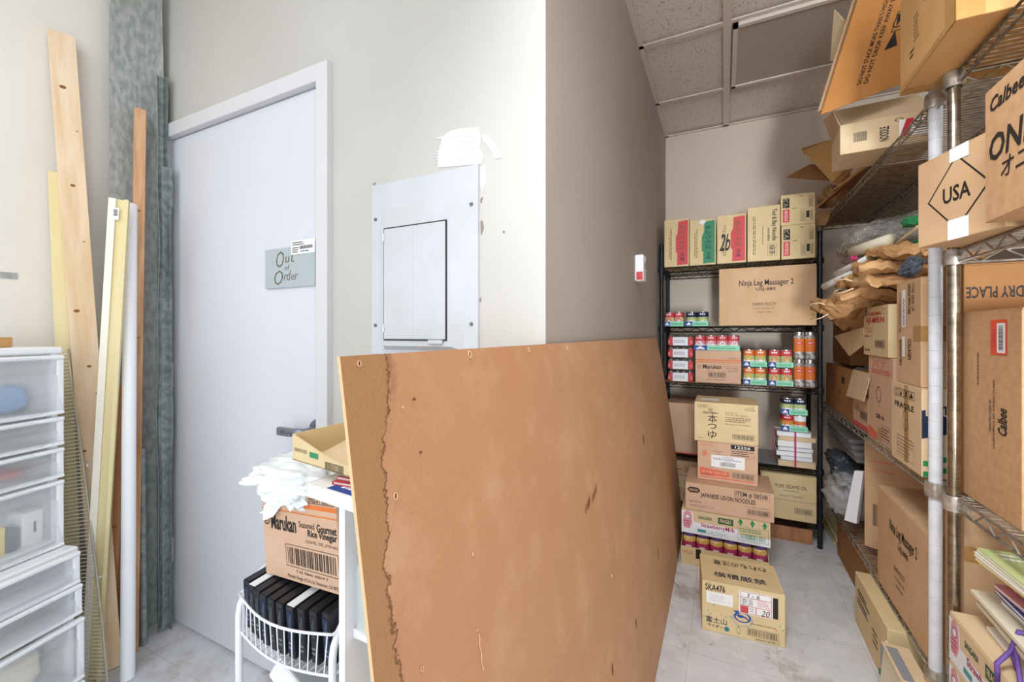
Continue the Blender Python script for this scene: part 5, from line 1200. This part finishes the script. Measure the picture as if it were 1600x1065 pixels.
slab_px('flattened_box', 'pale narrow edge of card standing left of the large flattened carton', 'flattened box', [(1297, 95, 1.72), (1312, 95, 1.66), (1318, 32, 1.64), (1303, 15, 1.70)], .006, 'card_pale')
# box sitting across the top, bottom and aisle side seen
def pr_up(b):
    b.lines(.30, .34, .42, .62, 7, 'ink_soft', fill=.3); b.lines(.22, .22, .32, .32, 2, 'ink', fill=.4); b.lines(.50, .58, .66, .9, 7, 'ink_soft', fill=.3)
carton('cardboard_box', 'large taped carton resting across the rack tops at upper right', .335, .46, .27, (.462, 1.452, NZ[0]+.005), -pi/2, m='card_orange', prints={'F': pr_up},
       tape=[('F', 0, 0, 1, .06, 'tape_tan'), ('D', .0, .0, .12, 1, 'tape_tan'), ('D', 0, .46, 1, .56, 'tape_tan'), ('D', 0, .0, 1, .05, 'tape_tan'), ('R', 0, .0, .10, 1, 'tape_tan'), ('F', .86, 0, 1, 1, 'tape_tan')])
# flattened cartons bristling at the far end
for i, (pts, mt, lab) in enumerate((
    ([(1229, 276, 2.60), (1266, 256, 2.55), (1330, 262, 2.35), (1325, 283, 2.35)], 'card_dark', 'flattened carton with its sharp corner pointing left over the black shelving'),
    ([(1254, 235, 2.50), (1296, 219, 2.40), (1345, 238, 2.25), (1300, 285, 2.35)], 'card_orange', 'flattened carton with a folded upper corner at the far rack top'),
    ([(1252, 232, 2.55), (1294, 219, 2.45), (1296, 226, 2.44), (1256, 240, 2.54)], 'card_dark', 'narrow folded flap along the upper flattened carton'),
    ([(1300, 285, 2.30), (1350, 236, 2.15), (1358, 238, 2.14), (1310, 288, 2.28)], 'card_dark', 'flattened carton on edge, first right of the folded corner'),
    ([(1296, 300, 2.32), (1378, 236, 2.05), (1392, 232, 2.0), (1318, 286, 2.25)], 'card_orange', 'flattened carton on edge, second right of the folded corner'),
    ([(1276, 325, 2.40), (1345, 268, 2.18), (1378, 236, 2.0), (1384, 240, 1.99), (1340, 290, 2.1), (1290, 326, 2.3)], 'card_dark', 'lowest flattened carton lying along the far rack top edge'),
    ([(1272, 352, 2.55), (1290, 352, 2.5), (1300, 328, 2.45), (1274, 330, 2.55)], 'kraft', 'folded brown card behind the end of the black shelving top'))):
    slab_px('flattened_box', lab, 'flattened box', pts, .007, mt, group='flattened cartons at the far rack top')
p = at(1285, 305, d=2.45); crease_bag('paper_bag', 'folded brown paper bag beside the upper stacked noodle carton', p.x+.06, p.y+.06, p.z-.01, (.05, .07, .035), 31, rot=(.3, -.5, .2), handles=False)
for px, py, z_, s_, lab in ((0, 0, 0, (.44, .50, .018), 'broad sheet of card lying on the far rack top wires'),):
    g = MB(); g.box(0, s_[0], 0, 1.1, 0, .006, 'card_dark'); tag(g.build('flattened_box', None, (XF+.01, 2.27, zt3)), lab, 'flattened box')

# --- far rack, bottom shelf and below the middle shelf
zb_ = RZ_[2]+.004
def pr_n2(b): pr_ninja(b)
ya, yb = Y(1449, .545), Y(1371, .545)
nj = carton('cardboard_box', 'leg massager carton on the right rack bottom shelf behind the white pole', yb-ya, .34, Z(1410, 800, x=.545)-zb_ if 0 else .372, (.545, (ya+yb)/2, zb_), -pi/2, m='card', prints={'F': lambda b: (b.text('Ninja Leg Massager 2', .30, .66, .84, .80, 'ink', bold=.012), b.text('USJ-880', .48, .57, .68, .64, 'ink', bold=.012), b.text('DAIWA FELICTY', .40, .35, .62, .40, 'ink'), b.text('U.S. JACLEAN, INC.', .41, .27, .62, .31, 'ink_soft'), b.text('MADE IN CHINA', .45, .21, .58, .24, 'ink'))}, tape=[('R', 0, 0, .12, 1, 'tape_tan')])
p = at(1347, 860, z=zb_+.0)
P1_ = at(1340, 845, d=2.02); 
t = carton('cardboard_box', 'tall plain carton turned at an angle behind the leg massager carton', .36, .20, .497, (.73, 2.37, zb_), radians(-32), m='card', prints={'F': lambda b: (b.barcode(.08, .18, .24, .44, 'ink', False), b.lines(.1, .68, .34, .84, 2, 'coral', fill=.12))}, tape=[('F', .30, .86, .62, 1, 'tape_tan'), ('T', .3, 0, .42, 1, 'tape_tan')])
carton('cardboard_box', 'brown carton half hidden in shadow above the leg massager carton', .2, .2, .122, (.72, 1.86, zb_+.374), -pi/2, m='card_dark')
# wrapped trays hanging under the middle shelf
yy0, yy1 = Y(1382, .58), Y(1290, .58)
tw_ = []
for i in range(4):
    t = thing('foil_tray', '%s silver tray wrapped in film under the far rack middle shelf' % ('lowest', 'second lowest', 'second highest', 'topmost')[i], 'tray', (.625, 2.945+.008*i, .575+.028*i), 0, 'wrapped silver trays')
    g = MB(); a, b2 = .13, .28-.01*i
    g.add([(-.03-.006*i, -b2, 0), (2*a, -b2, 0), (2*a, b2, 0), (-.03-.006*i, b2, 0), (-.04-.006*i, -b2-.02, .026), (2*a+.02, -b2-.02, .026), (2*a+.02, b2+.02, .026), (-.04-.006*i, b2+.02, .026)], [(0,3,2,1), (0,1,5,4), (1,2,6,5), (2,3,7,6), (3,0,4,7)], 'foil'); g.add([(-.04-.006*i, -b2-.02, .0262), (2*a+.02, -b2-.02, .0262), (2*a+.02, b2+.02, .0262), (-.04-.006*i, b2+.02, .0262)], [(0,1,2,3)], 'foil'); g.build('pan', t)
    g = MB(); g.tube([(-.04-.006*i, -b2-.02, .027), (2*a+.02, -b2-.02, .027), (2*a+.02, b2+.02, .027), (-.04-.006*i, b2+.02, .027), (-.04-.006*i, -b2-.02, .027)], .003, 'tin', 5); g.build('rim', t)
def soft(name, label, cat, px, py, d, s, mt, seed, amp=.3, rot=None, dx=0):
    p = at(px, py, d=d); g = MB(); crumple(g, (0, 0, 0), s, mt, seed, amp*.7, 4, rot, smooth=True); return tag(g.build(name, None, (p.x+dx, p.y, p.z)), label, cat)
soft('garbage_bag', 'dark bagged bundle under the wrapped silver trays', 'bag', 1318, 738, 2.3, (.10, .18, .055), 'blackbag', 3, .35, None, .05)
soft('garbage_bag', 'dark cloth bag squeezed beside the black shelving post', 'bag', 1300, 716, 2.42, (.05, .12, .04), 'blackbag', 5, .35, None, .03)
soft('plastic_bag', 'clear bubble bag on the bottom shelf beside the white foam sheet', 'plastic bag', 1314, 772, 2.25, (.085, .13, .085), 'film', 6, .35, None, .02)
soft('plastic_bag', 'clear crinkled bag above the clear bubble bag', 'plastic bag', 1320, 745, 2.2, (.06, .12, .03), 'film', 9, .45, None, .02)
slab_px('foam_sheet', 'white foam sheet standing upright on the bottom shelf', 'foam sheet', [(1319, 812, 2.02), (1338, 818, 1.98), (1349, 736, 1.98), (1335, 735, 2.0)], .03, 'foam')
# under the bottom shelf
def pr_fl(b): b.lines(.10, .48, .55, .62, 2, 'navy', fill=.6); b.lines(.12, .66, .5, .8, 2, 'ink', fill=.6); b.lines(.6, .3, .75, .6, 3, 'ink_soft'); b.rect(.82, .2, .97, .62, 'greybag'); b.poly([(.78, .0), (.78, .1), (.85, .16), (.85, .0)], 'green')
yA, yB = 1.87, Y(1336, .50)
carton('cardboard_box', 'long pale carton on the floor under the right rack', yB-yA, .20, .212, (.50, (yB+yA)/2, .0005), -pi/2, m='card_yellow', prints={'F': pr_fl}, flaps=False)
carton('cardboard_box', 'dark brown carton on the floor at the far end under the right rack', .48, .22, .20, (.565, 2.68, .0005), -pi/2, m='card_dark')
for i in range(4):
    g = MB(); g.box(-.07, .07, 0, .9, 0, .019, 'wood_cream', .002); tag(g.build('wooden_plank', None, (.66+.012*(i % 2), 2.44+.0*i, .205+.0*i) if 0 else (.64+.01*(i % 2), 3.03-.03*i+.0, .001+.0205*i), (0, 0, radians(-86)) if 0 else (0, 0, 0)), '%s yellow plank in the small pile by the back wall' % ('lowest', 'second lowest', 'second highest', 'topmost')[i], 'plank', 'yellow planks by the back wall'); bpy.context.view_layer.update()
for o in [o for o in COL.objects if o.name.startswith('wooden_plank')]: o.scale = (1, .4, 1)
rnd = random.Random(9)
LBL = ('outermost', 'second', 'third', 'fourth', 'fifth', 'innermost')
for i in range(6):
    x = (.465, .483, .500, .586, .606, .626)[i]; y0_ = 1.34+.012*i; g = MB(); Lh = .52-.02*i; hgt = .205-.012*i
    g.slab([(0, 0, 0), (0, Lh-.03, 0), (.012+.01*i*.2, Lh-.05, hgt), (.022, 0.01, hgt-.01)], .006, ('cream', 'paper', 'card_pale', 'paper', 'card_yellow', 'paper')[i], Vector((1, 0, -.1)).normalized())
    tag(g.build('paper_sack', None, (x, y0_-.0, .001)), '%s folded paper sack from the aisle in the row under the rack' % LBL[i], 'paper sack', 'folded paper sacks under the right rack')
g = MB(); g.box(0, .07, 0, .19, 0, .004, 'card_pale'); g.frame((0, 0, .004), (.07, 0, 0), (0, .19, 0)); g.rect(.1, .1, .5, .9, 'greybag'); tag(g.build('flattened_box', None, (.462, 1.60, .2065), (0, radians(2), 0)), 'small printed card lying on the paper sacks under the rack', 'flattened box')

# --- near rack: middle shelf with the USA and onion cartons
zn = NZ[1]+.004
mat('card_usa', 'ccaa84', .75, nscale=9, col2='c4a179', bump=.15, bscale=120)
def pr_usa(b):
    b.poly([(.5, .93), (.14, .50), (.5, .10), (.86, .50)], 'ink', .0004); b.poly([(.5, .905), (.165, .50), (.5, .125), (.835, .50)], 'card_usa', .0006); b.text('USA', .34, .42, .66, .60, 'ink', bold=.02, e=.0012)
A = at(1434, 388, z=zn); RZU = radians(-90+17)
uw = .235; t = carton('cardboard_box', 'USA diamond carton with white tape sticking out beside the white pole', uw, .22, .215, (A.x+.5*uw*cos(RZU), A.y+.5*uw*sin(RZU), zn), RZU, m='card_usa', prints={'F': pr_usa},
       tape=[('F', .42, .85, .64, 1.0, 'tape_white'), ('F', .40, 0, .64, .22, 'tape_white'), ('T', .42, 0, .64, .5, 'tape_white')])
def pr_on(b):
    b.text('Calbee', .06, .82, .36, .93, 'ink', bold=.05, shear=.25); b.text('ONION', .05, .44, .70, .64, 'ink', bold=.03, shear=.15); b.text('オニオン', .16, .28, .66, .42, 'ink', bold=.03, shear=.15)
mat('orangered', 'e2583c', .5); mat('card_print', 'c9a17a', .75, nscale=45, col2='bf956c'); 
yo = Y(1538.5, .473)
carton('cardboard_box', 'onion snack carton on the near rack beside the USA carton', .36, .30, .262, (.473, yo-.18, zn), -pi/2, m='card_print', prints={'F': pr_on})
# near rack: lower shelf
zl = NZ[2]+.004
def pr_cal(b):
    b.text('Calbee', .66, .40, .80, .53, 'ink', rot=90, bold=.05, shear=.2); b.text('MANUFACTURED BY', .52, .40, .56, .56, 'ink', rot=90); b.text('CALBEE AMERICA, INC. FAIRFIELD, CA 94534', .58, .32, .62, .66, 'ink', rot=90); b.lines(.30, .62, .36, .80, 1, 'ink_soft', vert=True)
yc1, yc0 = Y(1501.5, .578), Y(1597, .578)
carton('cardboard_box', 'tall snack carton with an orange barcode sticker on the near rack', yc1-yc0, .17, .485, (.578, (yc0+yc1)/2, zl), -pi/2, m='card_print', prints={'F': pr_cal}, stickers=[('F', .55, .78, .80, .95, 'orangered', lambda g: (g.rect(.42, .06, .92, .9, 'foam', .0003), g.barcode(.48, .1, .86, .86, 'ink', False, vert=True), g.lines(.1, .2, .34, .8, 2, 'redlabel', vert=True)))])
xa_, xb_ = .577, .985
carton('cardboard_box', 'wide carton printed upside down cool dry place behind the tall snack carton', xb_-xa_, .10, Z(1540, 411, y=1.562)-zl, ((xa_+xb_)/2, 1.562, zl), 0, m='card_dark', prints={'F': lambda b: b.text('COOL DRY PLACE', .01, .855, .44, .905, 'ink', rot=180, bold=.02)})
# near rack: bottom shelf
zo = NZ[3]+.004
xa_ = .577; carton('cardboard_box', 'plain carton with a taped seam behind the magazines on the near rack', .985-xa_, .115, .50, ((xa_+.985)/2, 1.562, zo), 0, m='card', tape=[('F', 0, .72, 1, .80, 'tape_tan')])
def milk2(z0, lab):
    carton('cardboard_box', lab, .40, .26, .122, (.530, 1.51-.20, z0), -pi/2, m='card_pale', prints={'F': pr_milk}, group='strawberry milk cartons on the near rack')
milk2(zo, 'strawberry milk carton, lower of the pair at bottom right'); milk2(zo+.123, 'strawberry milk carton, upper of the pair under the tied envelopes')
zz = zo+.247
# tied bundle of envelopes and papers
t = thing('paper_bundle', 'bundle of cream envelopes tied with purple ribbon at bottom right', 'papers', (.598, 1.255, zz), radians(-2))
for i, (mm_, w, d, h, dxx) in enumerate((('paper', .26, .34, .012, .0), ('card_pale', .25, .33, .008, .012), ('foam', .27, .30, .010, .004), ('brownish', .24, .31, .006, .014), ('cream', .25, .36, .012, -.012), ('card_pale', .24, .33, .008, .006), ('cream', .24, .37, .012, -.018))):
    g = MB(); g.box(dxx-.03, dxx-.03+w, -.15, -.15+d, i*.0115+.0005, i*.0115+.0105, mm_, .001)
    if i == 6:
        g.frame((dxx-.03, -.15, i*.0115+.0106), (w, 0, 0), (0, d, 0)); g.ring(.3, .55, .02, .002, 'pink'); g.lines(.5, .3, .9, .6, 3, 'orange')
    g.build('envelope', t)
g = MB(); h = .084
g.tube([(-.036, .04, 0), (-.046, .04, h*.5), (-.036, .04, h+.001), (.10, .04, h+.003), (.22, .04, h+.001)], .005, 'violet', 6); g.tube([(-.04, .04, h*.6), (-.075, .02, h*.2), (-.07, .03, -.035)], .005, 'violet', 6); g.tube([(-.04, .04, h*.6), (-.06, -.03, h*.2), (-.055, -.05, -.03)], .0045, 'violet', 6); g.tube([(.10, -.14, h+.003), (.10, .20, h+.003)], .004, 'violet', 6); g.build('ribbon', t)
zz += .088
rnd = random.Random(12)
mags = [('paper', 'white'), ('skyblue', 'pale blue'), ('blue', 'blue'), ('pink', 'pink'), ('paper', 'white glossy'), ('magenta', 'magenta'), ('redlabel', 'red'), ('yellow', 'yellow'), ('cream', 'cream'), ('lime', 'lime green')]
pos = ('lowest', 'second lowest', 'third lowest', 'fourth lowest', 'fifth lowest', 'fifth highest', 'fourth highest', 'third highest', 'second highest', 'topmost')
for i, (mm_, cn) in enumerate(mags):
    x0 = .590+rnd.uniform(-.022, .018)+(.0 if i < 7 else -.025); t = thing('magazine', '%s magazine, %s in the stack at the right edge' % (cn, pos[i]), 'magazine', (x0, 1.25, zz), radians(rnd.uniform(-5, 5)), 'magazines stacked at the right edge')
    g = MB(); g.box(.001, .22, -.14, .155, .0015, .0075, 'paper'); g.build('pages', t)
    g = MB(); g.box(0, .221, -.141, .156, .0, .0013, mm_); g.box(0, .221, -.141, .156, .0077, .009, mm_); g.frame((0, -.141, .009), (.221, 0, 0), (0, .297, 0)); g.disc(.35, .6, .03, 'coral'); g.lines(.1, .8, .6, .95, 2, 'paper'); g.build('cover', t)
    zz += .0185 if i in (3, 6) else .0145 if i in (1,) else .0105
